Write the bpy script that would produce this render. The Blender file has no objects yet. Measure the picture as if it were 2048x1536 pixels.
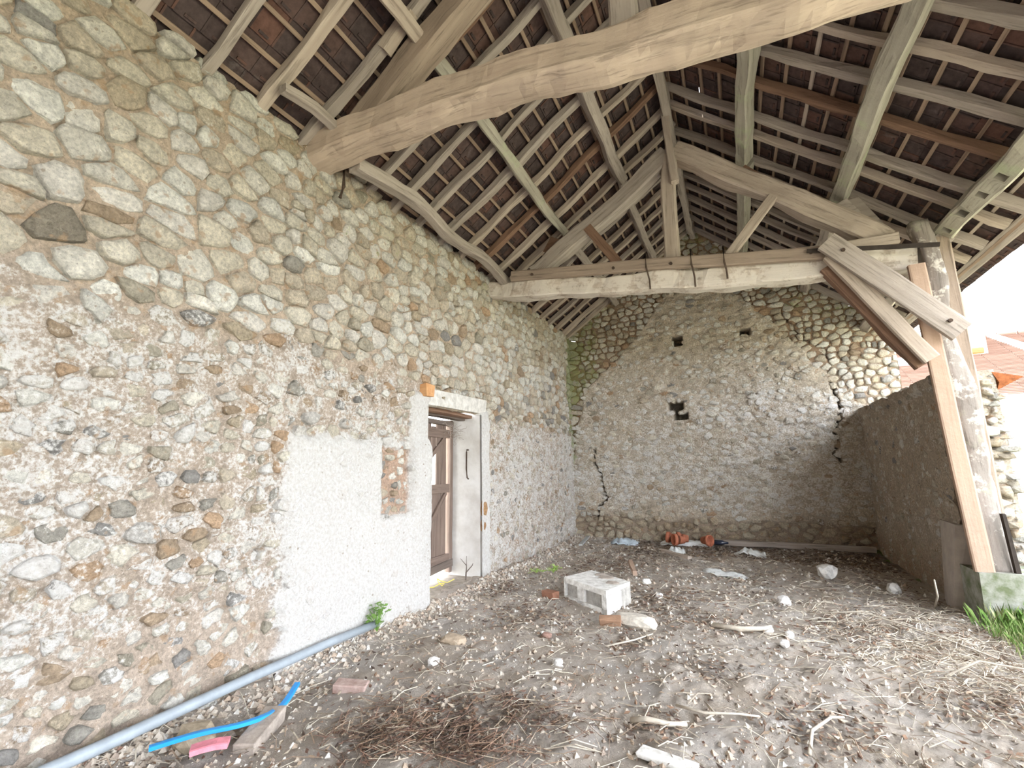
import bpy, bmesh, math, random
import numpy as np
from mathutils import Vector, Matrix, Quaternion, noise as mnoise

random.seed(7); rng = np.random.default_rng(11)
S = bpy.context.scene
COL = S.collection

# ------------------------------------------------------------------ camera
cam_d = bpy.data.cameras.new('camera'); cam = bpy.data.objects.new('camera', cam_d); COL.objects.link(cam)
Rw = np.array([[0.908, -0.0861, -0.4101], [0.4188, 0.1511, 0.8954], [-0.0152, -0.9848, 0.1733]])
right, down, fwd = Vector(Rw[:, 0]), Vector(Rw[:, 1]), Vector(Rw[:, 2])
m = Matrix((right, -down, -fwd)).transposed()
m = m.to_quaternion().to_matrix().to_4x4(); m.translation = Vector((0, 0, 1.5)); cam.matrix_world = m
cam_d.sensor_width = 36; cam_d.lens = 36 * 960 / 2048; cam_d.clip_start = 0.05; cam_d.clip_end = 300
S.camera = cam

# ------------------------------------------------------------------ sky, sun, exposure
W = bpy.data.worlds.new('world'); S.world = W; W.use_nodes = True
nt = W.node_tree; bg = nt.nodes['Background']
bg.inputs[0].default_value = (0.90, 0.945, 1.0, 1); bg.inputs[1].default_value = 4.0
sd = bpy.data.lights.new('sun', 'SUN'); sd.energy = 4.2; sd.angle = math.radians(2); sd.color = (1, .95, .86)
sun = bpy.data.objects.new('sun', sd); COL.objects.link(sun)
sun.rotation_euler = Vector((0.03, 0.70, -0.72)).to_track_quat('-Z', 'Y').to_euler()
S.view_settings.view_transform = 'Standard'; S.view_settings.look = 'None'
S.view_settings.gamma = 1; S.view_settings.use_curve_mapping = False
S.view_settings.exposure = 1.56
S.cycles.max_bounces = 8; S.cycles.diffuse_bounces = 6; S.cycles.glossy_bounces = 2
S.cycles.transmission_bounces = 2; S.cycles.sample_clamp_indirect = 6
S.cycles.caustics_reflective = False; S.cycles.caustics_refractive = False

# ------------------------------------------------------------------ geometry constants (metres)
XL, YB, XW = -3.3, 10.4, 2.08         # left wall face, back wall face, low right wall face
XRI, ZRI, SLL, SLR = -.45, 6.6, .72, .81
Y0, Y1 = -8.6, 10.75                  # roof run, carried on behind the camera to keep light out
def roofz(x): return ZRI - SLL * (XRI - x) if x < XRI else ZRI - SLR * (x - XRI)

# ------------------------------------------------------------------ noise in numpy
def _h(ix, iy, s):
    n = (ix.astype(np.int64) * 374761393 + iy.astype(np.int64) * 668265263 + s * 974634777) & 0xffffffff
    n = ((n ^ (n >> 13)) * 1274126177) & 0xffffffff
    n = n ^ (n >> 16)
    return (n & 0xffffff) / float(0xffffff)
def vn(x, y, s=0):
    x = np.asarray(x, float); y = np.asarray(y, float)
    ix = np.floor(x); iy = np.floor(y); fx = x - ix; fy = y - iy
    fx = fx * fx * (3 - 2 * fx); fy = fy * fy * (3 - 2 * fy)
    a = _h(ix, iy, s); b = _h(ix + 1, iy, s); c = _h(ix, iy + 1, s); d = _h(ix + 1, iy + 1, s)
    return (a * (1 - fx) + b * fx) * (1 - fy) + (c * (1 - fx) + d * fx) * fy
def fbm(x, y, s=0, o=4):
    t = 0; a = .5; f = 1.
    for i in range(o):
        t = t + a * (vn(x * f + 13.7 * i, y * f - 7.1 * i, s + i) - .5); a *= .55; f *= 2.03
    return t
def sst(a, b, x):
    t = np.clip((np.asarray(x, float) - a) / (b - a), 0, 1); return t * t * (3 - 2 * t)

# ------------------------------------------------------------------ materials
def newmat(name):
    M = bpy.data.materials.new(name); M.use_nodes = True
    n = M.node_tree.nodes; l = M.node_tree.links
    b = n['Principled BSDF']; b.inputs['Specular IOR Level'].default_value = .2
    return M, n, l, b
def noise(n, l, vec, scale, detail=5, rough=.6):
    t = n.new('ShaderNodeTexNoise'); t.inputs['Scale'].default_value = scale
    t.inputs['Detail'].default_value = detail; t.inputs['Roughness'].default_value = rough
    if vec is not None: l.new(vec, t.inputs['Vector'])
    return t.outputs['Fac']
def mrange(n, l, v, a, b, c=0, d=1, smooth=False):
    t = n.new('ShaderNodeMapRange'); t.inputs['From Min'].default_value = a; t.inputs['From Max'].default_value = b
    t.inputs['To Min'].default_value = c; t.inputs['To Max'].default_value = d
    if smooth: t.interpolation_type = 'SMOOTHSTEP'
    l.new(v, t.inputs['Value']); return t.outputs['Result']
def mixc(n, l, f, a, b, mode='MIX'):
    t = n.new('ShaderNodeMix'); t.data_type = 'RGBA'; t.blend_type = mode
    for k, v in ((0, f), (6, a), (7, b)):
        if isinstance(v, (int, float)): t.inputs[k].default_value = v
        elif isinstance(v, tuple): t.inputs[k].default_value = (*v, 1) if len(v) == 3 else v
        else: l.new(v, t.inputs[k])
    return t.outputs[2]
def mth(n, l, op, a, b=0.):
    t = n.new('ShaderNodeMath'); t.operation = op
    for k, v in ((0, a), (1, b)):
        if isinstance(v, (int, float)): t.inputs[k].default_value = v
        else: l.new(v, t.inputs[k])
    return t.outputs[0]
def bump(n, l, b, h, strength=.6, dist=.01, prev=None):
    t = n.new('ShaderNodeBump'); t.inputs['Strength'].default_value = strength; t.inputs['Distance'].default_value = dist
    l.new(h, t.inputs['Height'])
    if prev is not None: l.new(prev, t.inputs['Normal'])
    l.new(t.outputs[0], b.inputs['Normal']); return t.outputs[0]

def masonry_mat():
    M, n, l, b = newmat('masonry'); b.inputs['Roughness'].default_value = .95
    geo = n.new('ShaderNodeNewGeometry').outputs['Position']
    ta = n.new('ShaderNodeAttribute'); ta.attribute_name = 'tint'
    ma = n.new('ShaderNodeAttribute'); ma.attribute_name = 'mask'
    sp = n.new('ShaderNodeSeparateColor'); l.new(ma.outputs['Color'], sp.inputs[0])
    n1 = noise(n, l, geo, 7, 6, .65); n2 = noise(n, l, geo, 38, 6, .7); n3 = noise(n, l, geo, 130, 4, .7)
    v = mrange(n, l, n1, .3, .7, .76, 1.12); v2 = mrange(n, l, n2, .34, .66, .66, 1.16)
    pk = noise(n, l, geo, 75, 4, .6)
    c = mixc(n, l, 1., ta.outputs['Color'], v, 'MULTIPLY'); c = mixc(n, l, 1., c, v2, 'MULTIPLY')
    c = mixc(n, l, mrange(n, l, pk, .30, .40, .55, 0), c, (.24, .20, .16))
    # rusty and dark blotches
    rb = mrange(n, l, noise(n, l, geo, 11, 3, .5), .60, .69, 0, .6, True)
    c = mixc(n, l, rb, c, (.50, .33, .20))
    # limewash, ragged edged
    w = mth(n, l, 'ADD', sp.outputs[0], mth(n, l, 'MULTIPLY', mth(n, l, 'SUBTRACT', n1, .5), 1.0))
    w = mth(n, l, 'ADD', w, mth(n, l, 'MULTIPLY', mth(n, l, 'SUBTRACT', n2, .5), 1.5))
    wf = mrange(n, l, w, .40, .68, 0, .90, True)
    wc = mixc(n, l, mrange(n, l, n2, .35, .65), (.70, .66, .62), (.87, .855, .84))
    c = mixc(n, l, wf, c, wc)
    # chips in the limewash
    vo = n.new('ShaderNodeTexVoronoi'); vo.inputs['Scale'].default_value = 13; vo.inputs['Randomness'].default_value = 1
    l.new(geo, vo.inputs['Vector'])
    ch = mrange(n, l, mth(n, l, 'ADD', vo.outputs['Distance'], mth(n, l, 'MULTIPLY', n3, .22)), .22, .25, .8, 0)
    ch = mth(n, l, 'MULTIPLY', ch, mrange(n, l, noise(n, l, geo, 3.1, 2), .44, .56))
    c = mixc(n, l, ch, c, (.42, .34, .27))
    # moss
    g = mth(n, l, 'ADD', sp.outputs[1], mth(n, l, 'MULTIPLY', mth(n, l, 'SUBTRACT', n1, .5), 1.6))
    gf = mrange(n, l, mth(n, l, 'ADD', g, mth(n, l, 'MULTIPLY', mth(n, l, 'SUBTRACT', n2, .5), 1.2)), .5, .75, 0, .75, True)
    c = mixc(n, l, gf, c, mixc(n, l, n3, (.20, .25, .08), (.42, .44, .20)))
    # earthy staining, plus shade painted in at the back wall's lower right
    e = mth(n, l, 'ADD', sp.outputs[2], mth(n, l, 'MULTIPLY', mth(n, l, 'SUBTRACT', n1, .5), 1.0))
    ef = mrange(n, l, e, .4, .9, 0, .85, True)
    c = mixc(n, l, ef, c, mixc(n, l, .75, c, (.70, .53, .41), 'MULTIPLY'))
    l.new(c, b.inputs['Base Color'])
    p = bump(n, l, b, n2, 1., .035); bump(n, l, b, n3, .8, .008, p)
    return M
def wood_mat(name, c1, c2, green=0., white=0., rough=.85, crack=.55):
    M, n, l, b = newmat(name); b.inputs['Roughness'].default_value = rough
    at = n.new('ShaderNodeAttribute'); at.attribute_name = 'gr'
    mp = n.new('ShaderNodeMapping'); mp.inputs['Scale'].default_value = (1.2, 22, 22); l.new(at.outputs['Vector'], mp.inputs[0])
    mp2 = n.new('ShaderNodeMapping'); mp2.inputs['Scale'].default_value = (.6, 9, 9); l.new(at.outputs['Vector'], mp2.inputs[0])
    g = noise(n, l, mp.outputs[0], 1.6, 6, .65); g2 = noise(n, l, mp2.outputs[0], 1.5, 4, .6)
    geo = n.new('ShaderNodeNewGeometry').outputs['Position']
    bl = noise(n, l, geo, 3.2, 5, .6)
    c = mixc(n, l, mrange(n, l, g2, .3, .7), c2, c1)
    c = mixc(n, l, mrange(n, l, g, .36, .47, crack, 0), c, tuple(x * .33 for x in c2))
    c = mixc(n, l, mrange(n, l, bl, .35, .65, .0, .35), c, tuple(x * .62 for x in c1))
    if white:
        wf = mrange(n, l, noise(n, l, geo, 5.5, 7, .7), .56 - .2 * white, .66 - .2 * white, 0, .75, True)
        c = mixc(n, l, wf, c, (.66, .61, .55))
    if green:
        gf = mrange(n, l, noise(n, l, geo, 2.6, 6, .65), .62 - .22 * green, .78 - .2 * green, 0, .72, True)
        c = mixc(n, l, gf, c, (.40, .44, .29))
    l.new(c, b.inputs['Base Color'])
    p = bump(n, l, b, g, .7, .006); bump(n, l, b, noise(n, l, geo, 24, 4), .4, .01, p)
    return M
def plain(name, c, rough=.8, metal=0., var=.25, sc=14, bmp=.3, spec=.2, c2=None):
    M, n, l, b = newmat(name); b.inputs['Roughness'].default_value = rough; b.inputs['Metallic'].default_value = metal
    b.inputs['Specular IOR Level'].default_value = spec
    geo = n.new('ShaderNodeNewGeometry').outputs['Position']
    f = noise(n, l, geo, sc, 6, .65)
    cc = mixc(n, l, mrange(n, l, f, .35, .65), tuple(x * (1 - var) for x in c) if c2 is None else c2, tuple(min(1, x * (1 + var * .4)) for x in c))
    l.new(cc, b.inputs['Base Color'])
    if bmp: bump(n, l, b, noise(n, l, geo, sc * 3, 4), bmp, .008)
    return M
def tinted(name, rough=.9, var=.3, sc=25, attr='tint'):
    M, n, l, b = newmat(name); b.inputs['Roughness'].default_value = rough
    ta = n.new('ShaderNodeAttribute'); ta.attribute_name = attr
    geo = n.new('ShaderNodeNewGeometry').outputs['Position']
    f = noise(n, l, geo, sc, 5, .65)
    c = mixc(n, l, 1., ta.outputs['Color'], mrange(n, l, f, .3, .7, 1 - var, 1 + var * .5), 'MULTIPLY')
    l.new(c, b.inputs['Base Color']); bump(n, l, b, f, .5, .01); return M
def tile_mat():
    M, n, l, b = newmat('clay_tile'); b.inputs['Roughness'].default_value = .9
    oi = n.new('ShaderNodeObjectInfo'); geo = n.new('ShaderNodeNewGeometry')
    r = mth(n, l, 'FRACT', mth(n, l, 'ADD', oi.outputs['Random'], mth(n, l, 'MULTIPLY', geo.outputs['Random Per Island'], 3.7)))
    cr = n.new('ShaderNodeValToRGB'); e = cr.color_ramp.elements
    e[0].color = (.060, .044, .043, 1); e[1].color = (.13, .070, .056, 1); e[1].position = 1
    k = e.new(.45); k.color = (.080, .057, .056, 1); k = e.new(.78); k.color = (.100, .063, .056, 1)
    l.new(r, cr.inputs[0])
    f = noise(n, l, geo.outputs['Position'], 16, 6, .65)
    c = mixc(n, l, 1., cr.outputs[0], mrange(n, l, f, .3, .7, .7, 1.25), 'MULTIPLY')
    wf = mrange(n, l, noise(n, l, geo.outputs['Position'], 6, 5), .62, .75, 0, .3)
    c = mixc(n, l, wf, c, (.30, .28, .27))
    l.new(c, b.inputs['Base Color']); bump(n, l, b, f, .4, .004); return M
def earth_mat():
    M, n, l, b = newmat('earth'); b.inputs['Roughness'].default_value = 1
    geo = n.new('ShaderNodeNewGeometry').outputs['Position']
    ma = n.new('ShaderNodeAttribute'); ma.attribute_name = 'mask'
    sp = n.new('ShaderNodeSeparateColor'); l.new(ma.outputs['Color'], sp.inputs[0])
    a = noise(n, l, geo, 2.2, 8, .65); d = noise(n, l, geo, 14, 8, .7); e = noise(n, l, geo, 70, 5, .7)
    c = mixc(n, l, mrange(n, l, a, .35, .65), (.60, .505, .415), (.64, .585, .54))
    c = mixc(n, l, mrange(n, l, d, .55, .75, 0, .5), c, (.68, .655, .63))
    dk = mth(n, l, 'ADD', sp.outputs[0], mth(n, l, 'MULTIPLY', mth(n, l, 'SUBTRACT', d, .5), 2.2))
    c = mixc(n, l, mrange(n, l, dk, .35, .75, 0, .9, True), c, mixc(n, l, e, (.16, .12, .095), (.38, .31, .26)))
    c = mixc(n, l, mrange(n, l, e, .6, .7, 0, .6), c, (.62, .59, .55))
    c = mixc(n, l, mrange(n, l, e, .30, .39, .55, 0), c, (.12, .09, .07))
    gf = mth(n, l, 'ADD', sp.outputs[1], mth(n, l, 'MULTIPLY', mth(n, l, 'SUBTRACT', d, .5), 1.2))
    c = mixc(n, l, mrange(n, l, gf, .4, .7, 0, .9, True), c, mixc(n, l, e, (.10, .17, .04), (.26, .34, .10)))
    l.new(c, b.inputs['Base Color'])
    p = bump(n, l, b, d, 1., .06); bump(n, l, b, e, 1., .02, p); return M

MAS = masonry_mat(); TILE = tile_mat(); EARTH = earth_mat()
WPALE = wood_mat('wood_pale', (.53, .45, .385), (.37, .30, .245))
WGREY = wood_mat('wood_grey', (.46, .40, .36), (.30, .255, .22))
WPRIN = wood_mat('wood_brown_grey', (.38, .30, .24), (.26, .20, .16))
WBROWN = wood_mat('wood_brown', (.27, .165, .115), (.17, .10, .07))
WGREEN = wood_mat('wood_green', (.47, .44, .375), (.33, .30, .245), green=.45)
WBEAM = wood_mat('wood_beam', (.56, .455, .37), (.43, .335, .27), white=0.)
WLIME = wood_mat('wood_limewashed', (.58, .50, .43), (.42, .35, .29), white=.8)
WSQ = wood_mat('wood_squared', (.34, .27, .215), (.25, .19, .15))
WNEW = wood_mat('wood_new', (.46, .33, .26), (.40, .28, .205), crack=.12)
WORANGE = wood_mat('wood_orange', (.62, .36, .18), (.5, .25, .11), crack=.25)
WBAT = wood_mat('batten_wood', (.36, .27, .205), (.25, .17, .125))
WDARK = wood_mat('wood_dark', (.20, .16, .14), (.12, .095, .08))
WPOST = wood_mat('wood_post', (.33, .30, .275), (.20, .16, .14), white=.22, green=.2)
WDOOR = wood_mat('wood_door', (.24, .18, .15), (.16, .115, .095))
IRON = plain('rusty_iron', (.10, .07, .055), .8, .3, .4, 30)
PLAST = plain('grey_plaster', (.60, .585, .57), .9, 0, .10, 5, .12, c2=(.50, .475, .45))
CONC = plain('concrete', (.60, .575, .54), .95, 0, .3, 12, .5)
WHITEB = plain('limed_block', (.78, .77, .75), .9, 0, .3, 16, .5, c2=(.52, .50, .47))
DARKH = plain('soot', (.05, .04, .035), 1, 0, .3, 12, 0)

# ------------------------------------------------------------------ object helpers
def setp(o, label=None, cat=None, group=None, kind=None):
    if label: o['label'] = label
    if cat: o['category'] = cat
    if group: o['group'] = group
    if kind: o['kind'] = kind
    return o
def empty(name, loc, label=None, cat=None, group=None, kind=None, rot=(0, 0, 0)):
    o = bpy.data.objects.new(name, None); COL.objects.link(o); o.location = loc; o.rotation_euler = rot
    o.empty_display_size = .1
    return setp(o, label, cat, group, kind)
def mesh_obj(name, me, parent=None, mat=None):
    o = bpy.data.objects.new(name, me); COL.objects.link(o)
    if mat is not None and not me.materials: me.materials.append(mat)
    if parent is not None:
        o.parent = parent
        mw = Matrix.LocRotScale(parent.location, parent.rotation_euler, None) if parent.parent is None else parent['_mw'] if '_mw' in parent else Matrix()
        o.matrix_parent_inverse = mw.inverted()
    return o
def raw(name, vs, fs, mat=None, parent=None, smooth=True, attrs=None):
    me = bpy.data.meshes.new(name); me.from_pydata([tuple(v) for v in vs] if not isinstance(vs, np.ndarray) else vs.tolist(), [], fs if isinstance(fs, list) else fs.tolist())
    if smooth: me.polygons.foreach_set('use_smooth', np.ones(len(me.polygons), bool))
    for k, a in (attrs or {}).items():
        a = np.asarray(a, np.float32)
        if k == 'gr':
            t = me.attributes.new('gr', 'FLOAT_VECTOR', 'POINT'); t.data.foreach_set('vector', a.ravel())
        else:
            t = me.attributes.new(k, 'FLOAT_COLOR', 'POINT')
            if a.shape[1] == 3: a = np.hstack([a, np.ones((len(a), 1), np.float32)])
            t.data.foreach_set('color', a.ravel())
    me.update()
    o = mesh_obj(name, me, parent, mat)
    return o
class MB:
    def __init__(s): s.v = []; s.f = []; s.g = []
    def add(s, vs, fs, g=None):
        k = len(s.v); s.v += [tuple(v) for v in vs]; s.f += [tuple(i + k for i in f) for f in fs]
        s.g += list(g) if g is not None else [tuple(v) for v in vs]
    def box(s, c, d, rot=None, jit=0):
        c = Vector(c); vs = []
        for x in (-1, 1):
            for y in (-1, 1):
                for z in (-1, 1):
                    p = Vector((x * d[0] / 2, y * d[1] / 2, z * d[2] / 2))
                    p += Vector([random.uniform(-jit, jit) for _ in range(3)])
                    if rot is not None: p = rot @ p
                    vs.append(c + p)
        s.add(vs, [(0, 1, 3, 2), (4, 6, 7, 5), (0, 4, 5, 1), (2, 3, 7, 6), (0, 2, 6, 4), (1, 5, 7, 3)])
    def tube(s, pts, r, n=8, cap=True):
        pts = [Vector(p) for p in pts]; rs = r if isinstance(r, (list, tuple)) else [r] * len(pts)
        vs = []; fs = []
        for i, p in enumerate(pts):
            t = (pts[min(i + 1, len(pts) - 1)] - pts[max(i - 1, 0)]).normalized()
            a = t.cross(Vector((0, 0, 1)));
            if a.length < .1: a = t.cross(Vector((0, 1, 0)))
            a.normalize(); b = t.cross(a)
            for k in range(n):
                w = 2 * math.pi * k / n; vs.append(p + (a * math.cos(w) + b * math.sin(w)) * rs[i])
        for i in range(len(pts) - 1):
            for k in range(n):
                fs.append((i * n + k, i * n + (k + 1) % n, (i + 1) * n + (k + 1) % n, (i + 1) * n + k))
        if cap: fs.append(tuple(range(n - 1, -1, -1))); fs.append(tuple((len(pts) - 1) * n + k for k in range(n)))
        s.add(vs, fs)
    def build(s, name, mat, parent=None, smooth=False):
        return raw(name, s.v, s.f, mat, parent, smooth, {'gr': s.g})

SECT = [(-1, -.72), (-.72, -1), (.72, -1), (1, -.72), (1, .72), (.72, 1), (-.72, 1), (-1, .72)]
SECT12 = [(-1, -.6), (-.86, -.88), (-.5, -1), (.5, -1), (.86, -.88), (1, -.6), (1, .6), (.86, .88), (.5, 1), (-.5, 1), (-.86, .88), (-1, .6)]
SECTB = [(-1, -.82), (-.9, -.97), (-.4, -1), (.4, -1), (.9, -.97), (1, -.82), (1, .82), (.9, 1), (-.9, 1), (-1, .82)]
def timber(name, path, w, h, mat, parent=None, up=(0, 0, 1), rough=.012, seg=.16, taper=None, notch=None, smooth=False, lowb=0., sect=None, wander=1.):
    SECT = sect or [(-1, -.8), (-.8, -1), (.8, -1), (1, -.8), (1, .8), (.8, 1), (-.8, 1), (-1, .8)]
    """hewn timber along a path of points: w across, h along up; corners chamfered, faces uneven"""
    path = [Vector(p) for p in path]
    d = [0]
    for a, b in zip(path, path[1:]): d.append(d[-1] + (b - a).length)
    L = d[-1]; n = max(2, int(L / seg) + 1)
    sd_ = random.uniform(0, 500); up = Vector(up)
    cen = []
    for i in range(n + 1):
        t = L * i / n; k = 0
        while k < len(d) - 2 and d[k + 1] < t: k += 1
        f = (t - d[k]) / max(1e-6, d[k + 1] - d[k]); f2 = f
        # Catmull-Rom through the path
        p0 = path[max(k - 1, 0)]; p1 = path[k]; p2 = path[k + 1]; p3 = path[min(k + 2, len(path) - 1)]
        cen.append(.5 * ((2 * p1) + (p2 - p0) * f2 + (2 * p0 - 5 * p1 + 4 * p2 - p3) * f2 ** 2 + (3 * p1 - p0 - 3 * p2 + p3) * f2 ** 3))
    vs = []; gs = []; fs = []
    for i, c in enumerate(cen):
        t = (cen[min(i + 1, n)] - cen[max(i - 1, 0)]).normalized()
        s_ = t.cross(up).normalized(); u_ = s_.cross(t).normalized()
        tp = 1 if taper is None else taper[0] + (taper[1] - taper[0]) * i / n
        sl_ = L * i / n
        wo = mnoise.noise(Vector((sl_ * 1.3, sd_, 0))) * rough * 1.7 * wander; uo = mnoise.noise(Vector((sl_ * 1.3, sd_, 9))) * rough * 1.7 * wander
        for k, (a, b) in enumerate(SECT):
            j = mnoise.noise(Vector((sl_ * 2.6, a * 1.3 + sd_, b * 1.3))) * rough
            j2 = mnoise.noise(Vector((sl_ * 9, a * 2.5 + sd_, b * 2.5))) * rough * .35
            x = a * (w / 2 * tp) + a * (j + j2) + wo; y = b * (h / 2 * tp) + b * (j + j2) + uo
            if lowb and b < 0: y -= lowb * max(0, 1 - abs(a)) 
            vs.append(c + s_ * x + u_ * y); gs.append((L * i / n + sd_, x + sd_, y))
    m_ = len(SECT)
    for i in range(n):
        for k in range(m_):
            fs.append((i * m_ + k, i * m_ + (k + 1) % m_, (i + 1) * m_ + (k + 1) % m_, (i + 1) * m_ + k))
    fs.append(tuple(range(m_ - 1, -1, -1))); fs.append(tuple(n * m_ + k for k in range(m_)))
    if notch:   # mortises sunk in the lower face, at the given fractions of the length
        for fr, wid in notch:
            i = int(fr * n); q = (i * m_ + 1, i * m_ + 2, (i + 1) * m_ + 2, (i + 1) * m_ + 1)
            for cand in fs:
                if set(cand) == set(q): fs.remove(cand); q = cand; break
            P = [vs[j] for j in q]; cc = sum(P, Vector()) / 4
            inn = [cc + (p - cc) * .55 for p in P]; dp = [p + up * .06 for p in inn]
            b0 = len(vs); vs += inn + dp; gs += [gs[q[0]]] * 8
            for e in range(4):
                f_ = (e + 1) % 4
                fs.append((q[e], q[f_], b0 + f_, b0 + e)); fs.append((b0 + e, b0 + f_, b0 + 4 + f_, b0 + 4 + e))
            fs.append((b0 + 4, b0 + 5, b0 + 6, b0 + 7))
    return raw(name, vs, fs, mat, parent, smooth, {'gr': gs})
def rock(name, c, r, mat, parent=None, sub=2, amp=.25, seed=0, rot=0., attrs=None):
    bm = bmesh.new(); bmesh.ops.create_icosphere(bm, subdivisions=sub, radius=1)
    R = Matrix.Rotation(rot, 3, 'Z')
    for v in bm.verts:
        d = v.co.normalized(); k = 1 + amp * mnoise.noise(d * 1.6 + Vector((seed * 3.1, seed, 0))) + amp * .4 * mnoise.noise(d * 4 + Vector((seed, 5, 1)))
        q = Vector([math.copysign(abs(x) ** .8, x) for x in d]) * k
        v.co = R @ Vector((q.x * r[0], q.y * r[1], q.z * r[2])) + Vector(c)
    me = bpy.data.meshes.new(name); bm.to_mesh(me); bm.free()
    return mesh_obj(name, me, parent, mat)

# ------------------------------------------------------------------ masonry
def cell_polys(seeds, bounds, asp=1.8):
    """Voronoi cells (v stretched by asp) by half-plane clipping"""
    P = seeds.copy(); P[:, 1] *= asp
    b = [(bounds[0], bounds[2] * asp), (bounds[1], bounds[2] * asp), (bounds[1], bounds[3] * asp), (bounds[0], bounds[3] * asp)]
    out = []
    for i in range(len(P)):
        d2 = ((P - P[i]) ** 2).sum(1); idx = np.argpartition(d2, min(18, len(P) - 1))[:19]; idx = idx[np.argsort(d2[idx])]
        poly = b; px, py = P[i]
        for j in idx:
            if j == i: continue
            mx, my = (P[j] + P[i]) / 2; nx, ny = P[j] - P[i]
            np_ = []; L = len(poly)
            ds = [(q[0] - mx) * nx + (q[1] - my) * ny for q in poly]
            for k in range(L):
                a, c = ds[k], ds[(k + 1) % L]; q, r = poly[k], poly[(k + 1) % L]
                if a <= 0: np_.append(q)
                if a * c < 0:
                    t = a / (a - c); np_.append((q[0] + (r[0] - q[0]) * t, q[1] + (r[1] - q[1]) * t))
            poly = np_
            if len(poly) < 3: break
        out.append(poly if len(poly) >= 3 else None)
    return out
NP = 10
def stone_mesh(cx, cy, poly, asp, gap, depth, off, place, jag, rgen):
    """vertices of one rubble stone from its cell: 31 vertices, 50 triangles"""
    rr = []
    for k in range(NP):
        th = 2 * math.pi * (k + rgen.uniform(-.25, .25)) / NP; dx, dy = math.cos(th), math.sin(th) * .62; best = 9
        L = len(poly)
        for q in range(L):
            ax, ay = poly[q][0] - cx, poly[q][1] - cy; bx, by = poly[(q + 1) % L][0] - cx, poly[(q + 1) % L][1] - cy
            ex, ey = bx - ax, by - ay; den = dx * ey - dy * ex
            if abs(den) < 1e-9: continue
            t = (ax * ey - ay * ex) / den; s = (ax * dy - ay * dx) / den
            if t > 0 and -1e-6 <= s <= 1 + 1e-6: best = min(best, t)
        rr.append((best, dx, dy))
    md = sum(r[0] for r in rr) / NP
    V = []
    o2 = [(min(r, md * 1.75) * rgen.uniform(1 - jag, 1) * (1.09 if jag < .2 else 1.03) - gap, dx, dy) for r, dx, dy in rr]
    o2 = [(max(.012, r), dx, dy) for r, dx, dy in o2]
    tx, ty = rgen.uniform(-.12, .12), rgen.uniform(-.15, .15)
    for f, dd in ((1., -.05), (.93, .62), (.66, 1.)):
        for r, dx, dy in o2:
            u = cx + dx * r * f; v = (cy + dy * r * f) / asp
            z = off + (depth * dd if dd > 0 else dd) + (rgen.uniform(-.005, .005) if dd > 0 else 0) + (tx * dx * r * f + ty * dy * r * f / asp) * (dd > 0)
            V.append(place(u, v, z))
    V.append(place(cx, cy / asp, off + depth * rgen.uniform(.9, 1.25)))
    return V
SF = []
for r_ in (0, 1):
    for k in range(NP): SF.append((r_ * NP + k, r_ * NP + (k + 1) % NP, (r_ + 1) * NP + (k + 1) % NP, (r_ + 1) * NP + k))
for k in range(NP): SF.append((2 * NP + k, 2 * NP + (k + 1) % NP, 3 * NP))
CAMP = np.array([0, 0, 1.5])
def in_view(p):
    d = Rw.T @ (np.array(p) - CAMP)
    if d[2] <= .1: return 0
    x, y = 1024 + 960 * d[0] / d[2], 768 + 960 * d[1] / d[2]
    return 1. / d[2] ** 2 if -40 < x < 2088 and -40 < y < 1576 else 0

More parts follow.
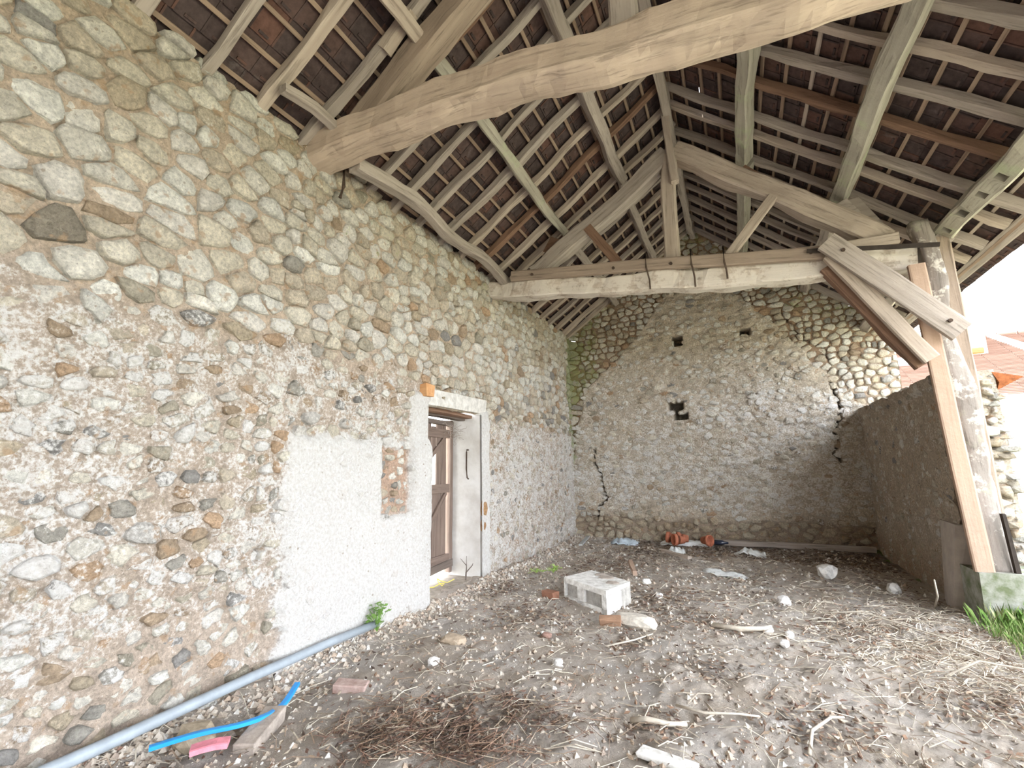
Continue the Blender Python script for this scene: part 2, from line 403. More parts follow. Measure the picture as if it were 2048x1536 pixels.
def build_wall(name, O, U, V, N, u0, u1, vtop, inside, off, mask, tintf, mortar, seeds, stonef, thick, step=.03, nparts=300, asp=1.15, kind='structure', root=None, flip=False, topn=.16):
    O, U, V, N = (np.array(a, float) for a in (O, U, V, N))
    place = lambda u, v, z: tuple(O + U * u + V * v + N * z)
    root = root or empty(name, (float(O[0]), float(O[1]), 0), kind=kind)
    # mortar bed: a relief grid with real thickness
    nu = int(round((u1 - u0) / step)); us = np.linspace(u0, u1, nu + 1)
    vm = float(np.max(vtop(us))); nv = int(round((vm + .12) / step)); vs = np.linspace(-.12, vm, nv + 1)
    UU, VV = np.meshgrid(us, vs, indexing='ij'); top = vtop(UU) + fbm(UU * 3.1, UU * 0 + 3, 5) * topn
    VC = np.minimum(VV, top)
    Z = off(UU, VC)
    pos = O + UU[..., None] * U + VC[..., None] * V + Z[..., None] * N
    mk = mask(UU, VC); tn = mortar(UU, VC)
    ok = inside((UU[:-1, :-1] + UU[1:, 1:]) / 2, (VC[:-1, :-1] + VC[1:, 1:]) / 2) & (VC[:-1, 1:] - VC[:-1, :-1] + VC[1:, 1:] - VC[1:, :-1] > 1e-4)
    idx = np.arange((nu + 1) * (nv + 1)).reshape(nu + 1, nv + 1)
    a, b, c, d = idx[:-1, :-1][ok], idx[1:, :-1][ok], idx[1:, 1:][ok], idx[:-1, 1:][ok]
    F = np.stack([a, b, c, d] if not flip else [a, d, c, b], 1)
    vsx = pos.reshape(-1, 3)
    # back and top sheet
    bk = O + us[:, None] * U + top[:, -1][:, None] * V - thick * N; bt = O + us[:, None] * U + vs[0] * V - thick * N
    nb = len(vsx); vsx = np.vstack([vsx, bk, bt]); F = F.tolist(); 
    okc = inside((us[:-1] + us[1:]) / 2, np.full(nu, .5))
    for i in range(nu):
        F.append((int(idx[i, -1]), int(idx[i + 1, -1]), nb + i + 1, nb + i))
        if okc[i] or True:
            F.append((nb + i, nb + i + 1, nb + nu + 1 + i + 1, nb + nu + 1 + i)) if okc[i] else None
    for i in (0, nu): F.append([int(q) for q in idx[i, :]] + [nb + i, nb + nu + 1 + i])
    tt = np.vstack([tn.reshape(-1, 3), np.tile(tn[:, -1], (2, 1))]); mm = np.vstack([mk.reshape(-1, 3), np.tile(mk[:, -1], (2, 1))])
    raw('mortar', vsx, F, MAS, root, True, {'tint': tt, 'mask': mm})
    # stones
    polys = cell_polys(seeds, (u0, u1, -.1, vm), asp)
    rg = random.Random(len(seeds))
    items = []
    tops = vtop(seeds[:, 0]); so = off(seeds[:, 0], seeds[:, 1]); sm = mask(seeds[:, 0], seeds[:, 1])
    ins = inside(seeds[:, 0], seeds[:, 1])
    for i, (su, sv) in enumerate(seeds):
        if polys[i] is None or sv > tops[i] - .01 or not ins[i]: continue
        st = stonef(su, sv, rg)
        if st is None: continue
        gap, depth, jag = st
        pp = polys[i]
        cx = sum(p[0] for p in pp) / len(pp); cy = sum(p[1] for p in pp) / len(pp)
        ar = abs(sum(pp[k][0] * pp[(k + 1) % len(pp)][1] - pp[(k + 1) % len(pp)][0] * pp[k][1] for k in range(len(pp)))) / 2 / asp
        xs_ = [q[0] for q in pp]; ys_ = [q[1] / asp for q in pp]
        if not bool(inside(np.array(min(xs_)), np.array(max(.01, min(ys_)))) & inside(np.array(max(xs_)), np.array(max(ys_)))) : 
            pp = [(cx + (q[0] - cx) * .55, cy + (q[1] - cy) * .55) for q in pp]
        vv = stone_mesh(cx, cy, pp, asp, gap, depth, float(so[i]), place, jag, rg)
        p = place(su, sv, 0); dv = CAMP - np.array(p); cosv = max(.02, float(N @ dv) / np.linalg.norm(dv))
        mk_ = sm[i].copy(); mk_[0] += rg.uniform(-.32, .28); mk_[2] *= .4; sm[i] = mk_
        items.append((ar * in_view(p) * cosv * (.3 + max(0, depth) * 25), vv, tintf(su, sv, rg), sm[i]))
    items.sort(key=lambda t: -t[0])
    sf = [tuple(reversed(f)) for f in SF] if flip else SF
    for k, it in enumerate(items[:nparts]):
        nvx = len(it[1]); raw('stone', it[1], sf, MAS, root, True, {'tint': [it[2]] * nvx, 'mask': [tuple(it[3])] * nvx})
    if len(items) > nparts:
        Vv = []; Ff = []; T = []; K = []
        for it in items[nparts:]:
            b0 = len(Vv); Vv += it[1]; Ff += [tuple(q + b0 for q in f) for f in sf]; T += [it[2]] * len(it[1]); K += [tuple(it[3])] * len(it[1])
        o = raw('rubble_stones', Vv, Ff, MAS, root, True, {'tint': T, 'mask': K}); o['kind'] = 'stuff'
    return root

def row_seeds(u0, u1, vmax, rowh, width, rg, big=()):
    out = []; v = .02
    while v < vmax:
        h = rowh(v) * rg.uniform(.8, 1.2); u = u0 + rg.uniform(0, .2)
        while u < u1:
            w = width(u, v) * rg.choice((.4, .6, .8, .95, 1.1, 1.35, 1.75)); vv = v + h / 2 + .05 * math.sin(u * 1.9 + v) + rg.uniform(-.2, .2) * h
            uu = u + w / 2
            if not any(((uu - b[0]) / b[2]) ** 2 + ((vv - b[1]) / b[3]) ** 2 < 1 for b in big):
                out.append((uu, vv))
                if h > .13 and w < .2 and rg.random() < .3: out.append((uu, vv - h * .45))
            u += w
        v += h
    for b in big: out.append((b[0], b[1]))
    return np.array(out)

STC = [(.79, .73, .62), (.85, .80, .71), (.73, .66, .54), (.83, .78, .71), (.88, .85, .78), (.68, .59, .47)]
STD = [(.46, .43, .38), (.50, .38, .27), (.60, .42, .28), (.50, .45, .36), (.38, .36, .34), (.56, .47, .35)]

# ---- left wall: u = y, v = z
DY0, DY1, DZ = 4.70, 6.05, 2.27
def l_inside(u, v): return ~((u > DY0) & (u < DY1) & (v < DZ))
def l_region(u, v):
    w = fbm(u * 2.2, v * 2.2, 21) * .45; w2 = fbm(u * 7, v * 7, 22) * .2
    pat = sst(2.72, 2.84, u + w2) * sst(1.86, 1.76, v + w2 * .8) * sst(5.2, 5.1, u)
    jam = sst(4.36, 4.42, u + w2 * .2) * sst(4.95, 4.9, u) * sst(2.42, 2.34, v + w2 * .3)
    jam2 = sst(5.95, 6.0, u) * sst(6.34, 6.26, u + w2 * .3) * sst(2.4, 2.3, v)
    strip = sst(3.87, 3.91, u + w2 * .1) * sst(4.38, 4.34, u + w2 * .1) * sst(1.0, 1.08, v + w2 * .3) * sst(1.80, 1.74, v + w2)
    rgt = sst(6.2, 6.4, u) * sst(2.28, 2.16, v + w2 * .6)
    low = sst(2.75, 2.45, v + w) * (1 - rgt) * sst(4.9, 4.4, u)
    return pat * (1 - strip), np.maximum(jam, jam2), strip, rgt, low
def l_mask(u, v):
    p, j, s, r, lo = l_region(u, v)
    base = sst(.75, .3, v + fbm(u * 2, v * 2, 5) * .5)
    wash = .05 + lo * .48 * (1 - .5 * base) + r * .52
    wash = wash + fbm(u * 1.1, v * 1.1, 8) * .35
    wash = np.maximum(wash, p * 1.6); wash = np.maximum(wash, j * 1.8); wash = wash * (1 - s * .75)
    moss = .02 + .24 * sst(2.6, 4.2, v) + fbm(u * 1.3, v * 1.6, 31) * .55
    moss = moss * (1 - np.maximum(lo, np.maximum(r, np.maximum(p, j)))) + .75 * sst(10.0, 10.35, u) * sst(1., 2.2, v)
    brown = .12 + .35 * s + .28 * sst(9.6, 10.4, u) * sst(2.1, 2.6, v) + .2 * base * sst(4, 2, u) + fbm(u, v, 77) * .3
    brown = brown * (1 - p) * (1 - j)
    return np.stack([wash, moss, brown], -1)
def l_mortar(u, v):
    p, j, s, r, lo = l_region(u, v)
    a = np.array([.66, .525, .405]); b = np.array([.66, .54, .44]); c = np.array([.66, .47, .36]); w = np.array([.9, .9, .9])
    t = a + (b - a) * np.maximum(lo, r)[..., None]; t = t + (c - t) * s[..., None]
    pj = np.maximum(p, j)[..., None]; return t + (w - t) * pj
def l_off(u, v):
    p, j, s, r, lo = l_region(u, v)
    z = fbm(u * 6, v * 9, 3, 4) * .055 + fbm(u * .8, v * .8, 4, 2) * .05
    z = z + fbm(u * 17, v * 24, 9, 3) * (.030 + .028 * np.maximum(lo, r)) * (1 - .9 * np.maximum(p, j)) - .012 * (1 - np.maximum(np.maximum(lo, r), np.maximum(p, j)))
    z = z + .028 * lo + .038 * r * (1 - .1) + (.062 - z * .7) * p + (.05 - z * .8) * j - .004 * s
    hole = np.exp(-(((u - 2.17) / .05) ** 2 + ((v - 1.06) / .035) ** 2)) + np.exp(-(((u - 2.6) / .045) ** 2 + ((v - .9) / .05) ** 2)) + np.exp(-(((u - 3.9) / .05) ** 2 + ((v - 2.45) / .05) ** 2))
    return z - .12 * hole
def big_near(u, v): return any(abs(u - b[0]) < .1 and abs(v - b[1]) < .06 for b in BIG)
def l_stone(u, v, rg):
    p, j, s, r, lo = [float(x) for x in l_region(np.array(u), np.array(v))]
    if j > .5: return None
    if p > .5: return None if rg.random() < .9 else (.03, .006, .3)
    if r > .5: return (.016, rg.uniform(-.008, .022), .3)
    if lo > .5: return (rg.uniform(.003, .018), (.05 if big_near(u, v) else rg.uniform(-.012, .038)), .25)
    if s > .5: return (.03, rg.uniform(-.005, .03), .3)
    return (rg.uniform(.003, .014), rg.uniform(.015, .055), .12)
def l_tint(u, v, rg):
    p, j, s, r, lo = [float(x) for x in l_region(np.array(u), np.array(v))]
    dark = .10 if v > 2.6 else (.42 if u < 3 else .34)
    if rg.random() < dark: c = rg.choice(STD)
    else: c = rg.choice(STC)
    if abs(u - 1.18) < .12 and abs(v - 2.86) < .12: c = (.31, .27, .215)
    elif v < 2.5 and big_near(u, v): c = (.78, .74, .69)
    k = rg.uniform(.9, 1.1); return tuple(x * k for x in c)
BIG = [(1.18, 2.86, .26, .17), (1.30, 1.04, .26, .11), (1.78, 1.16, .22, .07), (1.5, 3.45, .2, .09), (1.62, 2.62, .2, .1),
       (1.95, 2.55, .2, .09), (1.2, 3.75, .2, .1), (2.2, 3.05, .17, .07), (1.0, 1.95, .2, .1), (2.05, 3.6, .16, .07), (3.0, 1.95, .18, .08), (3.4, 1.92, .14, .07)]
rg = random.Random(5)
sl = row_seeds(-1.0, 10.4, 4.6, lambda v: .132 if v > 2.5 else .088, lambda u, v: (.26 if u < 4 else .215) if v > 2.5 else .165, rg, BIG)
wall_left = build_wall('wall_left', (XL, 0, 0), (0, 1, 0), (0, 0, 1), (1, 0, 0), -1.6, 10.46, lambda u: 4.5 + 0 * u, l_inside, l_off, l_mask, l_tint,
           l_mortar, sl, l_stone, .52, step=.028, flip=False)

# ---- back wall: u = x, v = z
def gz(x): x = np.asarray(x, float); return np.where(x < XRI, ZRI - SLL * (XRI - x), ZRI - SLR * (x - XRI)) - .10
def gtop(x):
    x = np.asarray(x, float); t = gz(x)
    return np.where(x < -3.12, np.minimum(t, 4.35), t)
def b_reg(u, v):
    w = fbm(u * 3, v * 3, 41) * .22
    xl = np.interp(v, [0, 2.25, 3.22, 3.8, 4.54, 5.25, 7], [-3.6, -3.2, -2.96, -2.2, -1.55, -1.03, .2]); xr = np.interp(v, [0, 2.3, 2.63, 4.13, 5.09, 5.6, 6], [2.9, 2.6, 1.97, .96, .19, -.3, -1])
    pl = sst(-.03, .03, (u + w) - xl) * sst(.03, -.03, (u + w) - xr)
    base = sst(.48, .40, v + w * .8 - .1 * sst(-1.5, -3, u)) 
    return pl * (1 - base), base
def b_holes(u, v):
    h = 0
    for cx, cz, a, b_ in ((-.91, 4.09, .09, .09), (.38, 4.11, .08, .06), (-1.03, 2.72, .13, .07), (-1.0, 2.58, .07, .10), (-.95, 2.5, .12, .06)):
        h = np.maximum(h, sst(1.25, .9, np.maximum(np.abs(u - cx) / a, np.abs(v - cz) / b_)))
    return h
def crack(u, v, pts, w):
    d = 9.
    for (x0, y0), (x1, y1) in zip(pts, pts[1:]):
        t = np.clip(((u - x0) * (x1 - x0) + (v - y0) * (y1 - y0)) / ((x1 - x0) ** 2 + (y1 - y0) ** 2), 0, 1)
        d = np.minimum(d, np.hypot(u - x0 - t * (x1 - x0), v - y0 - t * (y1 - y0)))
    return sst(w, w * .35, d)
CR1 = [(1.72, 3.0), (1.76, 2.72), (1.8, 2.48), (1.78, 2.3), (1.68, 2.05), (1.72, 1.85), (1.62, 1.7), (1.72, 1.5)]
CR2 = [(-2.78, 1.9), (-2.8, 1.6), (-2.66, 1.35), (-2.66, 1.1), (-2.55, .85), (-2.75, .65), (-2.8, .4)]
CR3 = [(1.0, 4.5), (1.2, 4.1), (1.35, 3.85), (1.6, 3.7), (1.75, 3.4)]
def b_cr(u, v):
    wu = u + fbm(u * 14, v * 14, 56) * .09; wv = v + fbm(u * 14 + 9, v * 14, 57) * .09
    return np.maximum(np.maximum(crack(wu, wv, CR1, .03), crack(wu, wv, CR2, .028)), crack(wu, wv, CR3, .02) * .6)
def b_mask(u, v):
    p, b = b_reg(u, v)
    wash = p * (.33 + .14 * sst(3.6, 2.4, v)) - .25 * sst(.9, .3, v) + fbm(u * 1.4, v * 1.4, 45) * .25
    ul = (1 - p) * sst(-.6, -1.4, u) * sst(1.8, 2.3, v)
    moss = .0 + .72 * sst(-1.9, -3.0, u) * sst(2.1, 3.3, v) * (1 - p) + .50 * (1 - p) * sst(4.7, 5.6, v) + .42 * sst(.8, 1.3, u) * sst(3.9, 4.4, v) + .55 * sst(-3.1, -3.25, u) * sst(.8, 1.6, v) + fbm(u * 2, v * 2, 47) * .35 * (1 - p)
    hl = np.maximum(b_holes(u, v), b_cr(u, v)); wash = wash - hl * 2; moss = moss - hl
    brown = .9 * (1 - p) * sst(.5, .9, v) * (1 - .6 * sst(1.2, 1.9, u) * sst(3.7, 3.2, v)) + .45 * sst(.7, .2, v) + .22 * sst(1.5, 2.1, u) * sst(2.3, 1.8, v) + .08  # lower right term paints in the low wall's shade; the rest is brown masonry
    return np.stack([wash, moss, brown], -1)
def b_mortar(u, v):
    p, b = b_reg(u, v); a = np.array([.50, .40, .31]); c = np.array([.72, .62, .50])
    t = a + (c - a) * p[..., None]; return t * (1 - .8 * np.maximum(b_holes(u, v), b_cr(u, v)))[..., None]
def b_off(u, v):
    p, b = b_reg(u, v)
    z = fbm(u * 5, v * 15, 51, 4) * .085 + fbm(u * .9, v * .9, 52, 2) * .06 + fbm(u * 18, v * 30, 53, 3) * .03
    z = z + .045 * p - .30 * b_holes(u, v)
    return z - .10 * b_cr(u, v)
def b_stone(u, v, rg):
    p, b = [float(x) for x in b_reg(np.array(u), np.array(v))]
    if float(b_holes(np.array(u), np.array(v))) > .1: return None
    if b > .5: return (.012, rg.uniform(.03, .07), .2)
    if p > .5: return (.010, rg.uniform(-.014, .022), .3)
    return (rg.uniform(.004, .014), rg.uniform(.015, .045), .18)
def b_tint(u, v, rg):
    c = rg.choice(STD if rg.random() < .16 else STC)
    if v < .5: c = rg.choice([(.60, .50, .37), (.52, .42, .30), (.64, .56, .43)])
    k = rg.uniform(.88, 1.1); return tuple(x * k for x in c)
rg = random.Random(9)
bigb = [(-2.3 + .52 * i + rg.uniform(-.1, .1), .3 + rg.uniform(-.04, .06), .19, .11) for i in range(9)]
sb = row_seeds(-3.3, 2.72, 6.5, lambda v: .105, lambda u, v: .19, rg, bigb)
wall_back = build_wall('wall_back', (0, YB, 0), (1, 0, 0), (0, 0, 1), (0, -1, 0), -3.5, 2.75, gtop, lambda u, v: (u == u), b_off, b_mask, b_tint,
           b_mortar, sb, b_stone, .55, step=.026, flip=False, topn=.05)

for (y, z, r_, c_) in ((6.14, .95, (.05, .07, .13), (.55, .33, .17)), (6.12, .72, (.04, .06, .09), (.52, .30, .16)), (4.62, 1.28, (.05, .07, .12), (.60, .45, .32)), (4.02, .72, (.04, .10, .05), (.50, .30, .18)), (3.9, .68, (.04, .07, .05), (.54, .33, .2))):
    o = rock('stone', (-3.285 if y > 5 else -3.255, y, z), r_, MAS, wall_left, 2, .3, y * 3, 0)
    me = o.data; n_ = len(me.vertices)
    t = me.attributes.new('tint', 'FLOAT_COLOR', 'POINT'); t.data.foreach_set('color', [*c_, 1.] * n_)
    t = me.attributes.new('mask', 'FLOAT_COLOR', 'POINT'); t.data.foreach_set('color', [.05, .0, .1, 1.] * n_)
# ---- unseen walls added behind the camera to keep light out, plain masonry
def plain_wall(name, P4, t):
    t = Vector(t); mb = MB(); P4 = [Vector(p) for p in P4]; n_ = len(P4)
    mb.add(P4 + [p + t for p in P4], [tuple(range(n_ - 1, -1, -1)), tuple(range(n_, 2 * n_))] + [(k, (k + 1) % n_, n_ + (k + 1) % n_, n_ + k) for k in range(n_)])
    o = raw(name, mb.v, mb.f, MAS, None, False, {'tint': [(.62, .55, .47)] * len(mb.v), 'mask': [(.4, .1, .2)] * len(mb.v)}); o['kind'] = 'structure'
plain_wall('wall_front_blocker', [(-3.85, -8.3, -.1), (2.6, -8.3, -.1), (2.6, -8.3, 4.0), (XRI, -8.3, 6.45), (-3.85, -8.3, 4.0)], (0, -.5, 0))
plain_wall('wall_left', [(-3.3, -8.3, -.1), (-3.3, -1.6, -.1), (-3.3, -1.6, 4.45), (-3.3, -8.3, 4.45)], (-.52, 0, 0))
# ---- low right wall, with its broken end towards the camera
def r_mask(u, v):
    return np.stack([.34 + fbm(u * 1.5, v * 1.5, 61) * .3 + 0 * u, .12 + fbm(u * 1.7, v * 1.7, 62) * .5, .42 + .3 * sst(.6, .1, v) + fbm(u, v, 63) * .3], -1)
def r_off(u, v): return fbm(u * 7, v * 11, 65, 4) * .05 + fbm(u * 20, v * 26, 66, 3) * .025 + .05 * sst(2.3, 2.36, v)
r_mort = lambda u, v: np.stack([.64 + 0 * u, .54 + 0 * u, .43 + 0 * u], -1)
rg = random.Random(12)
sr = row_seeds(6.75, 10.36, 2.4, lambda v: .11, lambda u, v: .18, rg)
wall_right = build_wall('wall_right', (XW, 0, 0), (0, 1, 0), (0, 0, 1), (-1, 0, 0), 6.72, 10.42, lambda u: 2.44 + 0 * u, lambda u, v: (u == u), r_off, r_mask, b_tint,
           r_mort, sr, lambda u, v, rg: (.012, rg.uniform(-.02, .010), .3), .5, step=.03, nparts=150, flip=True)
se = row_seeds(-.02, .5, 2.4, lambda v: .11, lambda u, v: .2, rg)
build_wall('wall_right', (XW + .02, 6.72, 0), (1, 0, 0), (0, 0, 1), (0, -1, 0), 0, .44, lambda u: 2.44 - .5 * np.maximum(0, u - .38), lambda u, v: (u == u),
           lambda u, v: fbm(u * 7, v * 9, 69) * .07, lambda u, v: np.stack([.35 + 0 * u, .1 + 0 * u, .1 + 0 * u], -1), b_tint, r_mort, se,
           lambda u, v, rg: (.012, rg.uniform(.02, .10), .2), .1, step=.04, nparts=60, root=wall_right)
rr = random.Random(3)
for i in range(34):     # ragged stones of the outer edge
    z = .1 + i * .069; s_ = rr.uniform(.07, .13)
    o = rock('stone', (2.52 + rr.uniform(-.03, .05), 6.74 + rr.uniform(-.02, .12), z), (s_ * 1.1, s_, .045), MAS, wall_right, 1, .3, i, rr.uniform(0, 3))
    me = o.data; n_ = len(me.vertices); c_ = tuple(q_ * .62 for q_ in rr.choice(STC))
    t = me.attributes.new('tint', 'FLOAT_COLOR', 'POINT'); t.data.foreach_set('color', [*c_, 1.] * n_)
    t = me.attributes.new('mask', 'FLOAT_COLOR', 'POINT'); t.data.foreach_set('color', [.0, .1, .1, 1.] * n_)
for i in range(14):     # coping stones along the top
    y = 6.85 + i * .26
    o = rock('stone', (XW + .22 + rr.uniform(-.03, .03), y, 2.45), (.25, .15, .04), MAS, wall_right, 1, .2, i + 40, 0)
    me = o.data; n_ = len(me.vertices); c_ = rr.choice(STC)
    t = me.attributes.new('tint', 'FLOAT_COLOR', 'POINT'); t.data.foreach_set('color', [*c_, 1.] * n_)
    t = me.attributes.new('mask', 'FLOAT_COLOR', 'POINT'); t.data.foreach_set('color', [.1, .35, .4, 1.] * n_)

# ------------------------------------------------------------------ floor and ground
def fl_h(x, y):
    h = fbm(x * .9, y * .9, 81, 3) * .10 + fbm(x * 4, y * 4, 82, 4) * .07 + fbm(x * 15, y * 15, 83, 3) * .034
    h = h + .07 * sst(.35, 0, x - XL) + .05 * sst(.4, 0, YB - y) - .02
    h = h - .09 * sst(2.35, 3.0, x)
    return h
def fl_dark(x, y):
    d = .06 + .5 * sst(8.2, 9.4, y) * sst(-2.8, -1.6, x) + .25 * sst(.2, 1.4, x) * sst(8.0, 9.6, y)
    for cx, cy, r in ((-1.75, 2.75, .55), (-1.35, 3.0, .5), (-2.0, 2.45, .4), (-2.1, 4.9, .6), (-.9, 6.0, .9), (-.5, 5.4, .7), (-1.0, 4.6, .4), (.3, 3.6, .5), (-.3, 4.2, .35), (-2.9, 5.7, .5), (.8, 5.6, .6), (-1.9, 8.0, .9), (-.6, 3.2, .35), (1.3, 4.2, .5)):
        d = np.maximum(d, .52 * np.exp(-((x - cx) ** 2 + (y - cy) ** 2) / r ** 2))
    return d + fbm(x * 1.7, y * 1.7, 85) * .35
st = .027
xs = np.arange(XL - .1, 3.4, st); ys = np.concatenate([np.arange(-8.3, .6, .2), np.arange(.7, YB + .12, st)])
XX, YY = np.meshgrid(xs, ys, indexing='ij'); HH = fl_h(XX, YY)
idx = np.arange(XX.size).reshape(XX.shape)
F = np.stack([idx[:-1, :-1].ravel(), idx[1:, :-1].ravel(), idx[1:, 1:].ravel(), idx[:-1, 1:].ravel()], 1)
green = .75 * sst(1.85, 2.25, XX + fbm(XX * 3, YY * 3, 88) * .5) * sst(4.6, 5.5, YY) + .35 * np.exp(-((XX + 2.57) ** 2 + (YY - 6.8) ** 2) / .12)
MK = np.stack([fl_dark(XX, YY), green, 0 * XX], -1)
floor = raw('floor', np.stack([XX, YY, HH], -1).reshape(-1, 3), F, EARTH, None, True, {'mask': MK.reshape(-1, 3)})
floor['kind'] = 'structure'
# meadow around the barn
GR = plain('meadow', (.40, .385, .27), 1, 0, .35, 3, .4, c2=(.33, .315, .23))
gv = []; gx = [-60, -3.84, 3.3, 60]; gy = [-40, -8.2, YB + .5, 90]
for x in gx:
    for y in gy: gv.append((x, y, -.14))
gf = [(i * 4 + j, (i + 1) * 4 + j, (i + 1) * 4 + j + 1, i * 4 + j + 1) for i in range(3) for j in range(3) if not (i == 1 and j == 1)]
g_ = raw('ground', gv, gf, GR, None, False); g_['kind'] = 'structure'
DUSTE = plain('dusty_sill', (.36, .31, .26), 1, 0, .3, 14, .5)
th = MB(); th.box((-3.62, 5.42, -.02), (.55, 1.3, .14)); o = th.build('trim_1', DUSTE); o['kind'] = 'structure'

# ------------------------------------------------------------------ roof covering, battens, rafters
tileb = MB()
tw, tl, tt_ = .196, .335, .013
tileb.box((0, 0, 0), (tl, tw + .004, tt_)); tileb.box((0, tw / 2 - .008, -.010), (tl * .98, .014, .012)); tileb.box((tl / 2 - .03, 0, -.012), (.02, tw * .4, .012))
tile_me = bpy.data.meshes.new('roof_tile'); tile_me.from_pydata(tileb.v, [], tileb.f); tile_me.materials.append(TILE)
GA = .262
def slope_frame(side):
    a = math.atan(SLL if side == 'L' else SLR); sx = -1 if side == 'L' else 1
    D = Vector((sx * math.cos(a), 0, -math.sin(a)))      # down the slope
    Nn = Vector((sx * math.sin(a), 0, math.cos(a)))      # outward
    return D, Nn
for side, length in (('L', 4.15), ('R', 4.27)):
    D, Nn = slope_frame(side)
    root = empty('ceiling', (XRI + D.x * 2, 4, ZRI + D.z * 2), kind='structure')
    ridge = Vector((XRI, 0, ZRI))
    P = lambda s, y, n: ridge + D * s + Vector((0, y, 0)) + Nn * n
    rt = random.Random(31 if side == 'L' else 32)
    nrow = int(length / GA) + 1; Yd = Vector((0, 1, 0))
    base = Matrix((D, Yd, Nn)).transposed()
    cand = []
    for i in range(nrow):
        s = .10 + i * GA; yo = rt.uniform(-.03, .03) + (tw / 2 if False else 0)
        y = Y0 + yo
        while y < Y1:
            c = P(s + rt.uniform(-.006, .006), y, .030 + rt.uniform(-.003, .003))
            rot = base @ Matrix.Rotation(.055 + rt.uniform(-.012, .012), 3, 'Y') @ Matrix.Rotation(rt.uniform(-.012, .012), 3, 'Z')
            pc = in_view(tuple(c)) * abs(Nn.dot((Vector(CAMP) - c).normalized()))
            if side == 'R' and abs(s - .62) < .13 and abs(y - 6.05) < .11:    # a slipped tile lets daylight in
                c = c + D * .045 + Nn * .03
            cand.append((pc if y > .4 else pc * .01, c, rot)); y += tw + rt.uniform(.000, .003)
    cand.sort(key=lambda t: -t[0])
    for k, (pc, c, rot) in enumerate(cand[:300]):
        o = bpy.data.objects.new('roof_tile', tile_me); COL.objects.link(o); o.parent = root
        o.matrix_parent_inverse = Matrix.Translation(-root.location); o.matrix_basis = Matrix.Translation(c) @ rot.to_4x4()
    mb = MB()
    for pc, c, rot in cand[300:]:
        mb.add([c + rot @ Vector(v) for v in tileb.v], tileb.f)
    o = mb.build('roof_tiles', TILE, root); o['kind'] = 'stuff'
    for i in range(nrow):                                    # battens
        s = .02 + i * GA + .06
        q = rt.uniform(-.01, .01)
        pts = [P(s + q + rt.uniform(-.012, .012), y, -.010) for y in np.linspace(Y0, Y1, 12)]
        timber('batten', pts, .036, .024, WBAT if rt.random() < .8 else WPALE, root, up=Nn, rough=.005, seg=.4)
    y = Y0 + .2; k = 0                                       # rafters: rough poles
    yl = {'L': [-8, -7, -6, -5, -4, -3.2, -2.3, -1.8, -1.35, -.9, -.45, 0, .5, .97, 1.42, 1.88, 2.32, 2.78, 3.2, 3.64, 4.05, 4.5, 5.0, 5.5, 5.93, 6.42, 6.85, 7.3, 7.75, 8.2, 8.65, 9.1, 9.55, 10.0, 10.32],
          'R': [-8, -7, -6, -5, -4, -3.2, -2.3, -1.8, -1.3, -.8, -.35, .1, .6, 1.1, 1.6, 2.1, 2.6, 3.1, 3.57, 4.03, 4.47, 4.92, 5.38, 5.98, 6.34, 6.88, 7.28, 7.75, 8.15, 8.5, 8.9, 9.35, 9.8, 10.25]}[side]
    for y in yl:
        w = rt.uniform(.075, .105); h = rt.uniform(.075, .095); sl_ = 3.75 if side == 'L' else 4.2
        pts = [P(s, y + rt.uniform(-.02, .02), -.022 - h / 2 + (rt.uniform(-.012, .004) if 0 < s < sl_ else 0)) for s in np.linspace(.0, sl_, 6)]
        br = (side == 'R' and y == 5.38) or (side == 'L' and y in (3.2, 5.93))
        if side == 'R' and y in (6.34, 4.47, 4.03): br = False
        timber('rafter', pts, w, h, WBROWN if br else (WGREY if rt.random() < .5 else WPALE), root, up=Nn, rough=.016, seg=.2, taper=(.92, 1.08))
    for y in np.arange(Y0, Y1, .36) if side == 'L' else []:
        mb = MB(); mb.tube([(XRI, y, ZRI + .03), (XRI, y + .4, ZRI + .05)], .11, 8); mb.build('ridge_tile', TILE, root, True)
    if side == 'R':                                          # fascia board at the eave
        timber('eave_board', [P(length + .02, y, -.01) for y in np.linspace(Y0, Y1, 14)], .14, .022, WGREY, root, up=Nn, rough=.004, seg=.5)

# ------------------------------------------------------------------ purlins
def purlin(x, y0, y1, w, h, mat, label, low=0., bend=.02, drop=0., **kw):
    D, Nn = slope_frame('L' if x < XRI else 'R')
    n0 = -(.022 + .09 + h / 2) - low
    k = (x - XRI - Nn.x * n0) / D.x
    pts = []
    for i, y in enumerate(np.linspace(y0, y1, 5)):
        p = Vector((XRI, y, ZRI)) + D * k + Nn * n0
        p += Vector((random.uniform(-bend, bend), 0, random.uniform(-bend, bend) - drop))
        pts.append(p)
    o = timber('purlin', pts, w, h, mat, None, up=Nn, rough=.02, seg=.18, **kw)
    return setp(o, label, 'roof beam', 'purlins under the rafters')
purlin(-2.15, 2.9, 6.85, .12, .15, WGREEN, 'pale greenish lower purlin of the left slope between the thick beam and far truss')
purlin(-1.22, 2.95, 6.75, .14, .17, WGREY, 'grey purlin high on the left slope, ending on the far truss near the king post')
purlin(.46, 2.95, 6.75, .15, .18, WGREEN, 'green tinged upright looking purlin just right of the king post, on the right slope')
purlin(1.47, 2.95, 6.75, .17, .19, WGREEN, 'mossy twisted purlin crossing the middle of the right slope')
purlin(-2.15, 6.9, 10.5, .13, .14, WGREY, 'purlin end of the left slope behind the far truss, above the back left corner')
purlin(-1.22, 6.8, 10.5, .12, .14, WGREY, 'bent purlin behind the left principal rafter of the far truss')
purlin(.46, 6.8, 10.5, .15, .16, WGREEN, 'greenish purlin behind the right principal rafter, above the gable wall')
